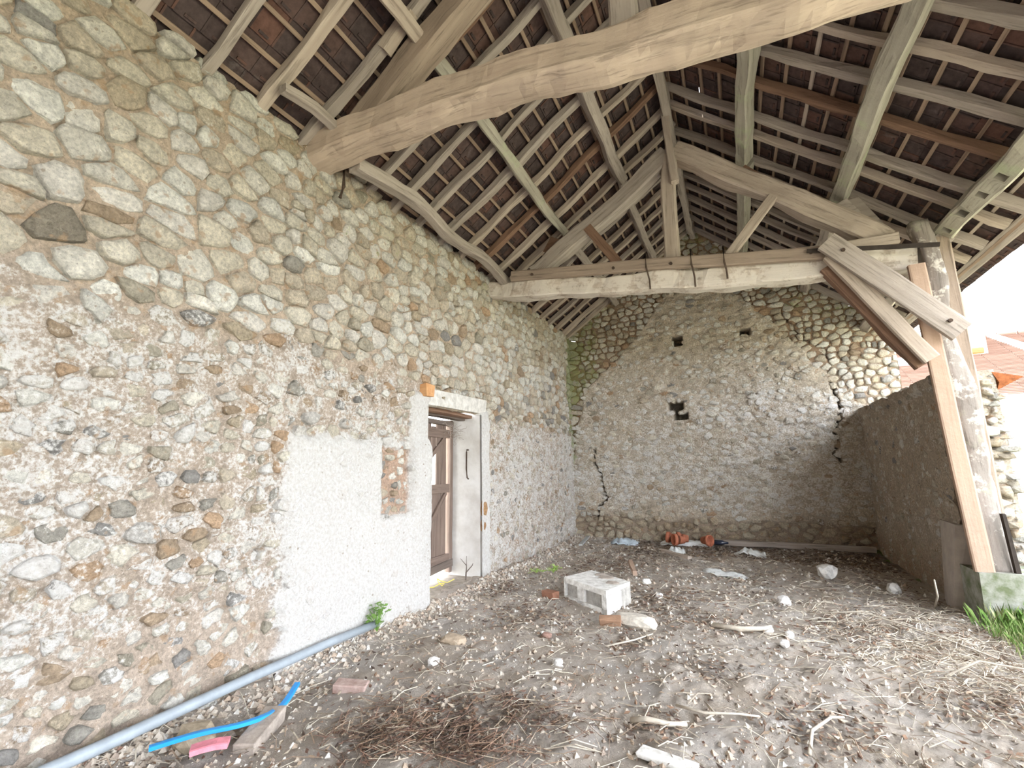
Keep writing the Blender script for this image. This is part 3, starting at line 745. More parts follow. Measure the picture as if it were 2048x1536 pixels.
purlin(1.47, 6.85, 10.5, .15, .16, WGREY, 'purlin of the right slope behind the far truss, above the mossy masonry')
purlin(2.36, 6.55, 10.5, .16, .16, WGREY, 'wall plate beam over the low right wall behind the posts', drop=.1)
p_ = purlin(2.36, 2.6, 6.62, .20, .15, WGREEN, 'reused eave beam with a row of empty mortises, resting on the post top', notch=[(.98 - .04, 1), (.84, 1), (.74, 1), (.66, 1)], drop=.06)
purlin(-2.15, .2, 2.95, .12, .15, WPALE, 'light purlin stub meeting the near truss at the top edge of the view')
purlin(-1.22, -1., 2.95, .14, .16, WGREY, 'grey purlin above the thick near beam, at the top edge of the view')
purlin(.46, -1., 2.95, .15, .16, WGREEN, 'purlin of the right slope on the camera side of the thick near beam')
purlin(1.47, -1., 2.95, .15, .16, WGREEN, 'mossy purlin of the right slope on the camera side of the near beam')
purlin(2.36, -2., 2.6, .16, .16, WGREY, 'eave beam on the camera side of the near post')
o = timber('purlin', [(-3.0, 3.1, 4.33), (-2.95, 3.9, 4.40), (-3.05, 4.9, 4.38), (-2.98, 5.7, 4.42), (-3.06, 6.6, 4.36)], .13, .12, WGREY, rough=.02); setp(o, 'low wavy purlin just inside the left wall top between the two trusses', 'roof beam', 'purlins under the rafters')
o = timber('purlin', [(-3.02, 2.30, 4.50), (-2.98, 2.6, 4.52), (-2.98, 2.84, 4.50)], .09, .07, WGREY, rough=.01); setp(o, 'brown spacer timber between two rafters beside the near beam end', 'roof beam')
o = timber('ridge_beam', [(XRI, -2, 6.37), (XRI + .02, 2, 6.36), (XRI - .02, 6.45, 6.35), (XRI, 10.5, 6.37)], .12, .16, WGREY, rough=.02); setp(o, 'long grey ridge beam under the peak of the roof', 'roof beam')
o = timber('wall_plate', [(-3.45, -1.5, 4.36), (-3.47, 3, 4.38), (-3.45, 7, 4.36), (-3.46, 10.3, 4.38)], .16, .12, WDARK, rough=.015); setp(o, 'dark wall plate lying along the top of the left wall', 'roof beam')

# ------------------------------------------------------------------ near truss
nt_ = empty('roof_truss', (XL, 2.95, 4.4), 'massive near roof truss with a thick bowed tie beam crossing the top of the view', 'roof truss')
timber('tie_beam', [(-3.62, 2.95, 4.43), (-3.1, 2.95, 4.44), (-2.4, 2.95, 4.46), (-1.44, 2.95, 4.43), (-.9, 2.95, 4.37), (-.27, 2.95, 4.29), (.4, 2.95, 4.26), (1.1, 2.95, 4.24), (1.8, 2.95, 4.2), (2.45, 2.95, 4.12)], .31, .24, WBEAM, nt_, rough=.027, seg=.07, lowb=.03, wander=1.1, sect=SECTB)
timber('principal_rafter', [(-2.98, 2.97, 4.42), (-2.4, 2.97, 4.86), (-1.6, 2.97, 5.46), (-.5, 2.97, 6.22)], .2, .26, WPRIN, nt_, rough=.02)
timber('principal_rafter', [(-.4, 2.97, 6.2), (.8, 2.97, 5.2), (2.2, 2.97, 4.2)], .2, .24, WGREY, nt_, rough=.02)
timber('king_post', [(-.46, 2.97, 4.35), (-.45, 2.97, 6.3)], .18, .18, WGREY, nt_, up=(0, 1, 0), rough=.015)
timber('purlin_block', [(-2.42, 2.78, 5.02), (-2.15, 2.78, 5.28)], .10, .10, WPALE, nt_, rough=.008)
timber('rafter_tie', [(-1.0, 3.0, 5.55), (-.2, 3.0, 5.5), (.3, 3.02, 5.55)], .14, .2, WGREY, nt_, rough=.015)

# ------------------------------------------------------------------ far truss
ft = empty('roof_truss', (XL, 6.45, 4.2), 'far king post roof truss with a limewashed tie beam strapped to a plank', 'roof truss')
timber('tie_beam', [(-3.6, 6.45, 4.28), (-3.1, 6.45, 4.25), (-1.91, 6.45, 4.09), (-.87, 6.45, 3.98), (.07, 6.45, 3.885), (.62, 6.45, 3.84), (1.17, 6.45, 3.79), (2.0, 6.45, 3.72)], .24, .26, WLIME, ft, rough=.034, seg=.07, sect=SECTB)
timber('clamp_plank', [(-2.85, 6.27, 4.36), (-1, 6.27, 4.17), (1.14, 6.27, 3.90)], .07, .155, WPRIN, ft, rough=.006)
timber('clamp_plank', [(.75, 6.32, 3.97), (1.85, 6.32, 3.95)], .06, .12, WPALE, ft, rough=.006)
timber('principal_rafter', [(-2.55, 6.47, 4.42), (-1.5, 6.47, 5.08), (-.5, 6.47, 5.78)], .2, .25, WGREY, ft, rough=.022)
timber('principal_rafter', [(-.42, 6.47, 5.80), (.6, 6.47, 4.96), (1.78, 6.47, 3.98)], .22, .26, WPALE, ft, rough=.03)
timber('king_post', [(-.54, 6.45, 4.05), (-.52, 6.45, 5.2), (-.46, 6.45, 5.75)], .19, .19, WPALE, ft, up=(0, 1, 0), rough=.01)
timber('king_post_head', [(-.42, 6.33, 5.28), (-.47, 6.33, 5.9), (-.50, 6.36, 6.45)], .10, .12, WPALE, ft, up=(0, 1, 0), rough=.012)
timber('strut', [(-1.68, 6.38, 4.94), (-1.26, 6.38, 4.30)], .13, .05, WBROWN, ft, up=(0, 1, 0), rough=.008)
timber('strut', [(.14, 6.36, 4.12), (.70, 6.36, 4.78)], .12, .08, WPALE, ft, up=(0, 1, 0), rough=.01)
for x, y, z, r in ((-2.26, 6.62, 4.86, .10), (.43, 6.5, 5.18, .1), (1.42, 6.52, 4.45, .12)):
    b_ = MB(); b_.box((x, y, z), (.24, .14, .26), Matrix.Rotation(.5 if x < 0 else -.6, 3, 'Y'), .02); b_.build('cleat', WBROWN if x < 1 else WGREY, ft)
b_ = MB(); b_.v = []; vs = [(1.05, 6.6, 4.62), (1.62, 6.6, 4.66), (1.95, 6.6, 4.02), (1.5, 6.6, 4.06)]
b_.add([v for v in vs] + [(a, 6.64, c) for a, _, c in vs], [(0, 3, 2, 1), (4, 5, 6, 7), (0, 1, 5, 4), (1, 2, 6, 5), (2, 3, 7, 6), (3, 0, 4, 7)]); b_.build('gusset_board', WGREY, ft)
for x in (-.86, -.30, .08):
    zc = 4.05 - .12 * (x + .86); b_ = MB()
    lo = .16 if x < .05 else .02
    b_.tube([(x + .01, 6.50, zc + .24), (x, 6.21, zc + .25), (x, 6.20, zc + .05), (x + .015, 6.22, zc - .05), (x + .02, 6.29, zc - .1), (x + .02, 6.30, zc - .13 - lo * .6)], .011, 6)
    b_.build('iron_strap', IRON, ft, True)
for x in (-2.5, -1.3, -.55, 1.0):
    b_ = MB(); z = 4.33 - (x + 2.6) * .113; b_.tube([(x, 6.25, z), (x, 6.215, z)], .02, 8); b_.build('bolt', IRON, ft)
b_ = MB(); b_.box((1.55, 6.19, 3.845), (1.2, .02, .045), Matrix.Rotation(math.atan(.15), 3, 'Y')); b_.build('iron_bar', DARKH, ft)

# post and braces at the open side
def thing_timber(name, label, cat, *a, group=None, **k):
    o = timber(name, *a, **k); return setp(o, label, cat, group)
thing_timber('timber_post', 'old crooked pale wooden post under the right end of the far truss', 'post',
             [(2.22, 6.42, .44), (2.20, 6.42, 1.2), (2.17, 6.42, 2.2), (2.11, 6.42, 3.0), (2.10, 6.42, 3.7), (2.07, 6.42, 4.12)], .21, .22, WPOST, up=(0, 1, 0), rough=.03, taper=(1.05, .85), seg=.08, smooth=True, sect=SECT12)
thing_timber('timber_post', 'squared brown post standing behind the crooked old post', 'post',
             [(2.30, 6.62, .44), (2.29, 6.62, 2.4), (2.27, 6.62, 3.98)], .19, .16, WSQ, up=(0, 1, 0), rough=.008)
thing_timber('timber_post', 'pale new sawn board standing upright against the left of the old post', 'board',
             [(2.065, 6.27, .46), (2.0, 6.27, 2.0), (1.945, 6.27, 3.60)], .15, .06, WNEW, up=(0, 1, 0), rough=.002)
br_ = timber('timber_brace', [(1.14, 6.12, 3.98), (1.66, 6.12, 3.38), (2.17, 6.12, 2.78)], .23, .07, WGREY, up=(0, 1, 0), rough=.006, wander=.5)
setp(br_, 'upper wide grey diagonal brace plank bolted from the tie beam to the post', 'brace')
for bx_, bz_ in ((1.28, 3.83), (2.08, 2.90)):
    b_ = MB(); b_.tube([(bx_, 6.10, bz_), (bx_, 6.065, bz_)], .02, 8); b_.build('bolt', IRON, br_)
setp(timber('timber_brace', [(1.17, 6.2, 3.84), (1.545, 6.2, 3.19), (1.92, 6.2, 2.54)], .15, .08, WPALE, up=(0, 1, 0), rough=.007, wander=.5), 'lower cracked pale diagonal brace below the wide brace plank', 'brace')
setp(timber('timber_brace', [(1.14, 6.33, 3.74), (1.5, 6.33, 3.12), (1.87, 6.33, 2.5)], .13, .12, WBROWN, up=(0, 1, 0), rough=.012), 'dark brace behind the cracked pale brace', 'brace')
pl = MB(); pl.box((2.42, 6.45, .14), (.85, .52, .64), None, .012); o = pl.build('post_plinth', plain('mossy_concrete', (.34, .335, .31), .95, 0, .3, 7, .5, c2=(.13, .15, .085))); setp(o, 'grey concrete plinth carrying the foot of the old post', 'plinth')
b_ = MB(); b_.box((2.29, 6.27, .72), (.03, .05, .56), Matrix.Rotation(-.05, 3, 'Y'), .004); o = b_.build('iron_bracket', DARKH); setp(o, 'dark iron bar fixed to the foot of the old post', 'bracket')
thing_timber('timber_post', 'near right hand post carrying the thick beam outside the view', 'post', [(2.42, 2.95, 0), (2.4, 2.95, 4.05)], .24, .24, WPOST, up=(0, 1, 0), rough=.02)
rt_ = MB(); vs = [(2.56, 6.72, 2.44), (2.60, 6.70, 2.32), (2.58, 6.72, 2.24), (2.78, 6.66, 2.36)]
rt_.add(vs + [(a, b + .14, c + .01) for a, b, c in vs], [(0, 1, 3), (1, 2, 3), (4, 7, 5), (5, 7, 6), (0, 3, 7, 4), (0, 4, 5, 1), (1, 5, 6, 2), (2, 6, 7, 3)])
RUST = plain('orange_clay', (.33, .115, .045), .8, 0, .4, 20)
o = rt_.build('broken_tile', RUST); setp(o, 'broken orange clay tile sticking out of the end of the low wall', 'tile')
b_ = MB(); b_.tube([(2.30, 6.60, 2.66), (2.48, 6.60, 2.66)], .035, 10); o = b_.build('wooden_peg', WORANGE); setp(o, 'short round wooden peg sticking out of the right side of the post', 'peg')
# concrete render at the foot of the low wall
b_ = MB(); vs = [(2.06, 6.75, .0), (1.90, 6.62, .0), (1.96, 6.62, .62), (2.06, 6.9, .0), (2.06, 6.95, .62), (2.1, 6.62, .62), (2.1, 6.62, 0)]
b_.add([(1.88, 6.66, -.1), (2.12, 6.62, -.1), (2.12, 6.62, .85), (2.02, 6.66, .85), (1.98, 7.2, -.1), (2.1, 7.2, -.1), (2.1, 7.2, .85), (2.06, 7.2, .85)], [(0, 1, 2, 3), (0, 3, 7, 4), (3, 2, 6, 7), (4, 7, 6, 5), (1, 5, 6, 2)])
o = b_.build('cement_patch', plain('cement_patch', (.42, .37, .33), .95, 0, .15, 8, .2), wall_right)

# ------------------------------------------------------------------ doorway
def st_box(name, c, d, mat, jit=0, kind='structure'):
    b_ = MB(); b_.box(c, d, None, jit); o = b_.build(name, mat); o['kind'] = kind; return o
st_box('trim_2', (-3.575, 6.085, 1.13), (.57, .07, 2.36), PLAST)            # far reveal
st_box('trim_3', (-3.575, 4.765, 1.13), (.53, .07, 2.36), PLAST)            # near reveal
lt = empty('door_lintel', (-3.5, 5.4, 2.3), 'rough grey lintel of stone and old planks over the doorway', 'lintel')
b_ = MB(); b_.box((-3.33, 5.42, 2.375), (.16, 1.52, .20), Matrix.Rotation(.02, 3, 'X'), .012); b_.build('lintel_stone', CONC, lt)
for i, (z, x) in enumerate(((2.24, -3.47), (2.215, -3.60), (2.25, -3.73))):
    timber('lintel_plank', [(x, 4.74, z), (x, 5.4, z + .01), (x, 6.12, z)], .12, .05, WBROWN if i != 1 else WDARK, lt, rough=.008)
b_ = MB(); b_.box((-3.24, 4.67, 2.42), (.10, .16, .14), None, .01)
o = b_.build('wood_block', WORANGE); setp(o, 'short orange wood block in the wall at the left end of the lintel', 'block')
door = empty('door_1', (-3.78, 6.0, .1), kind='structure')
dx = -3.76
for i in range(7):
    y0 = 5.02 + i * .125
    if i == 4: z0, z1 = .2, 1.3
    elif i == 3: z0, z1 = .2, 2.14
    else: z0, z1 = .16 + random.uniform(-.02, .02), 2.16
    timber('board', [(dx, y0 + .06, z0), (dx, y0 + .06, z1)], .121 if i != 5 else .112, .022, WDOOR, door, up=(1, 0, 0), rough=.003, seg=.4)
    if i == 4: timber('board', [(dx, y0 + .06, 1.72), (dx, y0 + .06, 2.09)], .10, .022, WDOOR, door, up=(1, 0, 0), rough=.003, seg=.4)
for z in (2.0, 1.24, .30): timber('ledge', [(dx + .03, 5.02, z), (dx + .03, 5.93, z)], .035, .12, WDOOR, door, rough=.003)
timber('diagonal_brace', [(dx + .03, 5.05, 1.32), (dx + .03, 5.80, 1.93)], .03, .055, WDOOR, door, rough=.003)
timber('diagonal_brace', [(dx + .03, 5.30, .62), (dx + .03, 5.86, 1.18)], .03, .055, WDOOR, door, rough=.003)
timber('door_head', [(dx + .02, 4.75, 2.17), (dx + .02, 6.03, 2.15)], .07, .065, WDARK, door, rough=.006)
timber('door_jamb', [(dx - .01, 6.0, .1), (dx - .01, 6.0, 2.2)], .07, .09, WDOOR, door, up=(1, 0, 0), rough=.006)
timber('bottom_rail', [(dx + .045, 5.45, .20), (dx + .045, 6.0, .23)], .04, .10, WDARK, door, rough=.004)
b_ = MB(); b_.tube([(-3.47, 6.04, 1.77), (-3.47, 6.0, 1.77), (-3.47, 5.99, 1.74), (-3.475, 5.995, 1.5), (-3.46, 5.99, 1.38), (-3.44, 6.0, 1.36)], .011, 7)
o = b_.build('door_hook', IRON, None, True); setp(o, 'long rusty iron hook hanging on the plastered reveal right of the door', 'hook')
tw_ = MB(); r5 = random.Random(2)
for k in range(26):
    x, y, z = -3.65 + r5.uniform(-.1, .1), 5.85 + r5.uniform(-.1, .12), 2.05 + r5.uniform(-.12, .1); pts = [(x, y, z)]
    for q in range(4): x += r5.uniform(-.04, .09); y += r5.uniform(-.05, .03); z += r5.uniform(-.05, .03); pts.append((x, y, z))
    tw_.tube(pts, .0025, 3, False)
o = tw_.build('dry_creeper', WGREY); setp(o, 'tangle of dry creeper stems in the upper corner of the doorway', 'creeper', kind='stuff')
b_ = MB(); b_.tube([(-3.4, 5.85, .03), (-3.39, 5.84, .12), (-3.36, 5.80, .22), (-3.37, 5.82, .36)], [.012, .01, .007, .004], 6)
b_.tube([(-3.39, 5.83, .14), (-3.30, 5.85, .24), (-3.26, 5.80, .28)], [.008, .006, .003], 5); b_.tube([(-3.365, 5.81, .24), (-3.44, 5.78, .33)], [.006, .003], 5)
o = b_.build('dead_sapling', WDARK); setp(o, 'small dead branched sapling standing at the foot of the right door reveal', 'plant')
YEL = plain('yellow_cord', (.75, .62, .15), .6, 0, .1, 9, 0)
b_ = MB(); pts = [(-3.55 + .1 * math.sin(i * .9), 5.0 + i * .045, .08 + .03 * math.sin(i * 1.7)) for i in range(16)]; b_.tube(pts, .006, 5)
o = b_.build('cord', YEL); setp(o, 'thin yellow cord lying loose on the door threshold', 'cord')
b_ = MB(); b_.tube([(-3.24, 3.18, 4.58), (-3.22, 3.18, 4.45), (-3.20, 3.17, 4.2), (-3.23, 3.16, 4.08)], .018, 6)
o = b_.build('iron_tie', IRON); setp(o, 'rusty iron tie hanging down the left wall below the thick beam end', 'iron tie')
timber_sill = timber('floor_board', [(-.5, 10.22, .07), (.6, 10.2, .07), (2.0, 10.18, .06)], .12, .10, WGREY, rough=.01); setp(timber_sill, 'long grey timber lying along the foot of the back wall', 'timber')

# ------------------------------------------------------------------ things on the floor
def H(x, y): return float(fl_h(np.array(x), np.array(y)))
PIPE = plain('grey_pipe', (.30, .34, .38), .45, 0, .15, 9, .1, .4)
b_ = MB(); b_.tube([(-3.10, .9, .12), (-3.12, 1.6, .11), (-3.14, 2.5, .12), (-3.15, 3.2, .12), (-3.14, 3.78, .11)], .033, 16)
o = b_.build('drain_pipe', PIPE, None, True); setp(o, 'long grey plastic pipe lying on the ground along the left wall', 'pipe')
BLUE = plain('blue_plastic', (.02, .28, .72), .4, 0, .1, 9, 0, .4); PINK = plain('pink_plastic', (.80, .27, .34), .5, 0, .2, 18, .2, .3)
def ribbon(pts, w, t, mat, name):
    return timber(name, pts, w, t, mat, rough=.001, seg=.06)
o = ribbon([(-2.95, 1.76, .07), (-2.84, 1.94, .08), (-2.73, 2.16, .06), (-2.72, 2.38, .05), (-2.84, 2.62, .08)], .035, .022, BLUE, 'plastic_conduit'); setp(o, 'bright blue curved plastic conduit half under a broken block', 'conduit')
o = ribbon([(-2.76, 1.86, .05), (-2.70, 1.93, .06), (-2.64, 1.99, .055)], .085, .03, PINK, 'plastic_scrap'); setp(o, 'pink plastic scrap on the ground beside the blue conduit', 'scrap')
STN = tinted('loose_stone', .95, .35, 22)
def lrock(name, x, y, r, tint, label, cat='stone', dz=0., rot=0., amp=.3, group=None, sub=2):
    o = rock(name, (x, y, H(x, y) + r[2] * .55 + dz), r, STN, None, sub, amp, x * 7 + y, rot)
    me = o.data; t = me.attributes.new('tint', 'FLOAT_COLOR', 'POINT'); t.data.foreach_set('color', [*tint, 1.] * len(me.vertices))
    for p_ in me.polygons: p_.use_smooth = False
    return setp(o, label, cat, group)
lrock('fieldstone', -2.96, 2.02, (.12, .10, .07), (.42, .35, .26), 'large rounded brown stone between the pipe and the blue conduit')
def block(name, c, d, rz, mat, label, cat, tilt=0., jit=.006):
    b_ = MB(); R = Matrix.Rotation(rz, 3, 'Z') @ Matrix.Rotation(tilt, 3, 'X'); z = H(c[0], c[1]) + d[2] / 2 + (c[2] if len(c) > 2 else -.01)
    # chamfered block with a worn outline
    n = 4; vs = []; fs = []
    b_.box((c[0], c[1], z), d, R, jit); o = b_.build(name, mat)
    m_ = o.modifiers.new('b', 'BEVEL'); m_.width = .008; m_.segments = 2
    return setp(o, label, cat)
DUSTB = plain('dusty_block', (.40, .345, .30), .95, 0, .3, 14, .5); BRICK = plain('worn_brick', (.43, .33, .30), .95, 0, .35, 18, .5, c2=(.34, .23, .20))
block('stone_slab', (-2.98, 2.17), (.30, .10, .05), -.25, DUSTB, 'flat grey slab piece beside the large rounded stone', 'slab', .25)
block('broken_block', (-2.68, 2.22), (.13, .36, .09), .38, DUSTB, 'long grey broken block lying over the blue conduit', 'block', .1, .012)
block('brick', (-2.62, 2.90), (.24, .12, .065), .35, BRICK, 'worn mauve brick lying alone right of the pipe end', 'brick', .05, .008)
# hollow concrete block
hb = empty('concrete_block', (-1.6, 5.6, .02), 'white flecked hollow concrete block lying in the middle of the floor', 'block')
A, B, C_, D_ = Vector((-1.98, 5.72, 0)), Vector((-1.36, 5.26, 0)), Vector((-1.22, 5.82, 0)), Vector((-1.80, 6.28, 0))
zt, zb = .21, -.03
def prism(mb, P4, z0, z1):
    vs = [(p.x, p.y, z0) for p in P4] + [(p.x, p.y, z1 + random.uniform(-.008, .008)) for p in P4]
    mb.add(vs, [(3, 2, 1, 0), (4, 5, 6, 7), (0, 1, 5, 4), (1, 2, 6, 5), (2, 3, 7, 6), (3, 0, 4, 7)])
lerp = lambda a, b, t: a + (b - a) * t
mb = MB(); dn = (D_ - A).normalized()
prism(mb, [A + dn * .045, B + dn * .045, C_, D_], zb, zt - .05)
o = mb.build('core', plain('block_core', (.42, .40, .37), .95, 0, .3, 14, .4), hb)
mb = MB(); prism(mb, [A, B, C_, D_], zt - .05, zt); mb.build('top_slab', WHITEB, hb)
for t0, t1 in ((-.005, .03), (.34, .50), (.90, 1.005)):
    mb = MB(); prism(mb, [lerp(A, B, t0), lerp(A, B, t1), lerp(A, B, t1) + dn * .3, lerp(A, B, t0) + dn * .3], zb, zt - .045); mb.build('rib', WHITEB, hb)
mb = MB(); prism(mb, [lerp(A, B, 0), lerp(A, B, 1), B + dn * .06, A + dn * .06], zb, zb + .05); mb.build('foot', WHITEB, hb)
for k, (x, y, s_) in enumerate(((-1.5, 5.9, .10), (-1.38, 5.66, .08), (-1.62, 6.02, .07))):
    o = rock('soil_crust', (x, y, zt), (s_, s_, .018), DUSTB, hb, 1, .4, k)
block('flat_stone', (-1.86, 6.55), (.34, .2, .10), .3, WHITEB, 'flat pale stone behind the hollow concrete block', 'stone', 0, .02)
block('brick', (-2.12, 5.62), (.2, .1, .09), -.5, plain('red_brick', (.30, .15, .10), .95), 'dark red brick hidden in the shade left of the hollow concrete block', 'brick')
block('brick', (-1.26, 4.98), (.20, .12, .08), .2, plain('brown_brick', (.33, .20, .13), .95), 'brown brick fragment in front of the hollow concrete block', 'brick', .3, .015)
lrock('fieldstone', -1.05, 5.10, (.22, .14, .07), (.62, .57, .50), 'pale flat boulder half buried in front of the hollow concrete block', rot=-.4)
# pots
CLAY = plain('terracotta', (.55, .20, .12), .8, 0, .25, 16, .2)
def pot(c, r, h, axis, label, group='terracotta pots by the back wall'):
    Q = Vector(axis).to_track_quat('Z', 'Y').to_matrix(); prof = [(0, 0), (.62, 0), (.80, .62), (.88, .72), (1.0, .74), (1.0, 1.0), (.9, 1.0), (.88, .75), (.58, .06), (0, .06)]; n = 20
    t = empty('flower_pot', c, label, 'pot', group)
    def lathe(pr, name, mat):
        vs = []; fs = []
        for a, b in pr:
            for k in range(n):
                w = 2 * math.pi * k / n; vs.append(Vector(c) + Q @ Vector((a * r * math.cos(w), a * r * math.sin(w), b * h)))
        for i in range(len(pr) - 1):
            for k in range(n): fs.append((i * n + k, i * n + (k + 1) % n, (i + 1) * n + (k + 1) % n, (i + 1) * n + k))
        raw(name, vs, fs, mat, t, True)
    lathe(prof[:4] + prof[7:], 'pot_body', CLAY); lathe([(.88, .70), (1.02, .72), (1.02, 1.0), (.88, 1.0), (.87, .7)], 'rim', CLAY)
pot((-1.02, 9.90, .125), .105, .21, (-.85, -.5, .05), 'front terracotta pot of the toppled stack, open mouth to the left')
pot((-.96, 10.04, .13), .105, .21, (-.9, -.3, .08), 'terracotta pot nested inside the toppled stack against the back wall')
pot((-1.16, 10.08, .12), .10, .20, (-.95, .1, .1), 'leftmost terracotta pot of the toppled stack')
pot((-.70, 10.02, .12), .10, .18, (.8, -.6, .05), 'single terracotta pot lying right of the stack with its mouth to the right')
b_ = MB(); b_.tube([(-.50, 10.08, .08), (-.36, 10.08, .08), (-.32, 10.08, .08), (-.26, 10.08, .08)], [.045, .045, .025, .018], 12); o = b_.build('bottle', plain('dark_glass', (.03, .04, .07), .2, 0, .1, 5, 0, .6), None, True); setp(o, 'small dark bottle lying beside the single terracotta pot', 'bottle')
# crumpled sheets
def sheet(name, c, sx, sy, rz, mat, label, cat, amp=.05, h=.03):
    n = 10; vs = []; fs = []; R = Matrix.Rotation(rz, 3, 'Z')
    for i in range(n + 1):
        for j in range(n + 1):
            u, v = i / n - .5, j / n - .5; e = 1 + .25 * mnoise.noise(Vector((u * 3, v * 3, c[0])))
            p = R @ Vector((u * sx * e, v * sy * e, 0)); z = h * (1 - 2.6 * (u * u + v * v)) + amp * mnoise.noise(Vector((u * 5 + c[1], v * 5, 2.2)))
            vs.append((c[0] + p.x, c[1] + p.y, H(c[0] + p.x, c[1] + p.y) + max(.004, z)))
    for i in range(n):
        for j in range(n): fs.append((i * (n + 1) + j, (i + 1) * (n + 1) + j, (i + 1) * (n + 1) + j + 1, i * (n + 1) + j + 1))
    o = raw(name, vs, fs, mat, None, True); m_ = o.modifiers.new('s', 'SOLIDIFY'); m_.thickness = .006; return setp(o, label, cat)
PLS = plain('white_plastic', (.78, .80, .80), .5, 0, .2, 12, .3, .3); PLB = plain('bluish_plastic', (.52, .60, .68), .4, 0, .2, 12, .3, .4)
sheet('plastic_bag', (-1.12, 9.35), .34, .26, .2, PLS, 'small crumpled clear bag in front of the terracotta pots', 'bag', .10, .08)
sheet('plastic_sheet', (-2.15, 10.0), .55, .3, .1, PLB, 'bluish crumpled plastic left of the pots at the back wall', 'plastic', .10, .08)
sheet('plastic_sheet', (-.26, 7.82), .62, .22, -.45, PLS, 'long white plastic sheet lying in the right middle of the floor', 'plastic', .05, .05)
sheet('plastic_sheet', (.10, 9.45), .5, .26, 0, PLS, 'crumpled white plastic near the back wall right of the pots', 'plastic', .09, .07)
sheet('plastic_sheet', (-1.0, 10.2), .9, .16, 0, PLS, 'white plastic strip behind the pots against the back wall', 'plastic', .08, .08)
o = timber('metal_profile', [(-2.72, 8.85, .10), (-2.83, 9.75, .13)], .07, .03, plain('grey_metal', (.5, .52, .52), .5, .4, .1), rough=.002); setp(o, 'thin grey metal profile lying near the back left corner', 'profile')
o = timber('wood_scrap', [(-1.55, 7.48, .12), (-1.46, 7.2, .10), (-1.36, 6.88, .08)], .06, .06, WNEW, rough=.012); setp(o, 'short peach coloured wood offcut behind the hollow concrete block', 'wood')
o = timber('wood_scrap', [(-1.25, 8.75, .1), (-1.0, 8.5, .09), (-.78, 8.25, .09)], .08, .04, WPALE, rough=.012); setp(o, 'flat pale wood piece in the middle distance of the floor', 'wood')
block('white_board', (-.46, 2.86), (.30, .11, .03), -.25, WHITEB, 'white painted board piece at the bottom edge of the view', 'board', .05, .01)
TW = plain('bleached_stick', (.56, .50, .42), .9, 0, .2, 20, .3)
def stick(pts, r, label, cat='branch', nm='fallen_branch'):
    b_ = MB(); P_ = [(x, y, H(x, y) + z) for x, y, z in pts]; n_ = len(P_)
    b_.tube(P_, [r * (1 - .5 * i / n_) for i in range(n_)], 6); o = b_.build(nm, TW, None, True); return setp(o, label, cat)
stick([(-.72, 3.25, .03), (-.62, 3.23, .03), (-.50, 3.26, .025), (-.40, 3.30, .02)], .020, 'thick pale stick in the front centre of the floor')
stick([(-.33, 5.22, .03), (-.1, 5.12, .04), (.1, 5.22, .05), (.16, 5.3, .06)], .026, 'curved dark grey branch right of the half buried boulder')
stick([(-.30, 3.58, .02), (-.25, 3.45, .04), (-.30, 3.38, .02)], .009, 'thin forked twig standing beside the thick pale stick')
stick([(-.48, 3.48, .02), (-.3, 3.38, .05), (-.12, 3.5, .03), (.0, 3.52, .02)], .009, 'thin arched twig behind the thick pale stick')
stick([(.22, 3.25, .02), (.26, 3.45, .05), (.38, 3.62, .06), (.45, 3.68, .04)], .011, 'twisted pale twig in the right foreground')
stick([(.55, 6.0, .02), (1.0, 6.05, .08), (1.45, 5.6, .05), (1.75, 5.1, .02)], .009, 'long thin pale stem arching over the floor toward the grass')
stick([(1.2, 4.6, .02), (1.45, 4.75, .10), (1.75, 4.65, .10), (2.05, 4.4, .05)], .009, 'thin bent straw stem at the right edge of the floor')
stick([(1.70, 6.5, .05), (1.66, 6.2, .22), (1.60, 6.0, .40)], .010, 'pale stalk standing up in front of the low wall foot')
stick([(-1.15, 4.35, .02), (-.95, 4.55, .04), (-.82, 4.75, .02)], .009, 'thin twig in front of the brown brick fragment')
stick([(.1, 3.05, .02), (.55, 3.0, .03), (1.0, 3.2, .02)], .012, 'dark root like stick near the bottom right')
WS = [(.98, 7.95, .14, 'large pale stone block on the right side of the floor'), (.35, 6.36, .085, 'white stone with a flat face in the right middle of the floor'),
      (-1.42, 3.89, .05, 'small white stone alone in the bare front middle of the floor'), (-2.31, 3.47, .05, 'small white stone in a hollow right of the pipe end'),
      (.13, 5.32, .055, 'pale stone at the right end of the curved branch'), (.30, 5.24, .05, 'white stone just right of the curved branch'), (.24, 4.9, .045, 'small white stone nearer than the curved branch'),
      (1.55, 7.3, .09, 'grey stone in the shade near the low wall'), (-1.2, 6.75, .06, 'pale stone right behind the hollow concrete block'), (-.95, 6.1, .05, 'little white stone right of the hollow concrete block')]
for x, y, r, lb in WS: lrock('fieldstone', x, y, (r, r * .8, r * .7), (.74, .72, .70), lb, rot=x * 5)
lrock('fieldstone', -1.72, 4.44, (.05, .04, .03), (.35, .22, .18), 'small reddish stone beside the trodden path')
lrock('fieldstone', -2.42, 3.95, (.12, .08, .05), (.45, .36, .27), 'tan earth coloured stone on the mound right of the ivy')

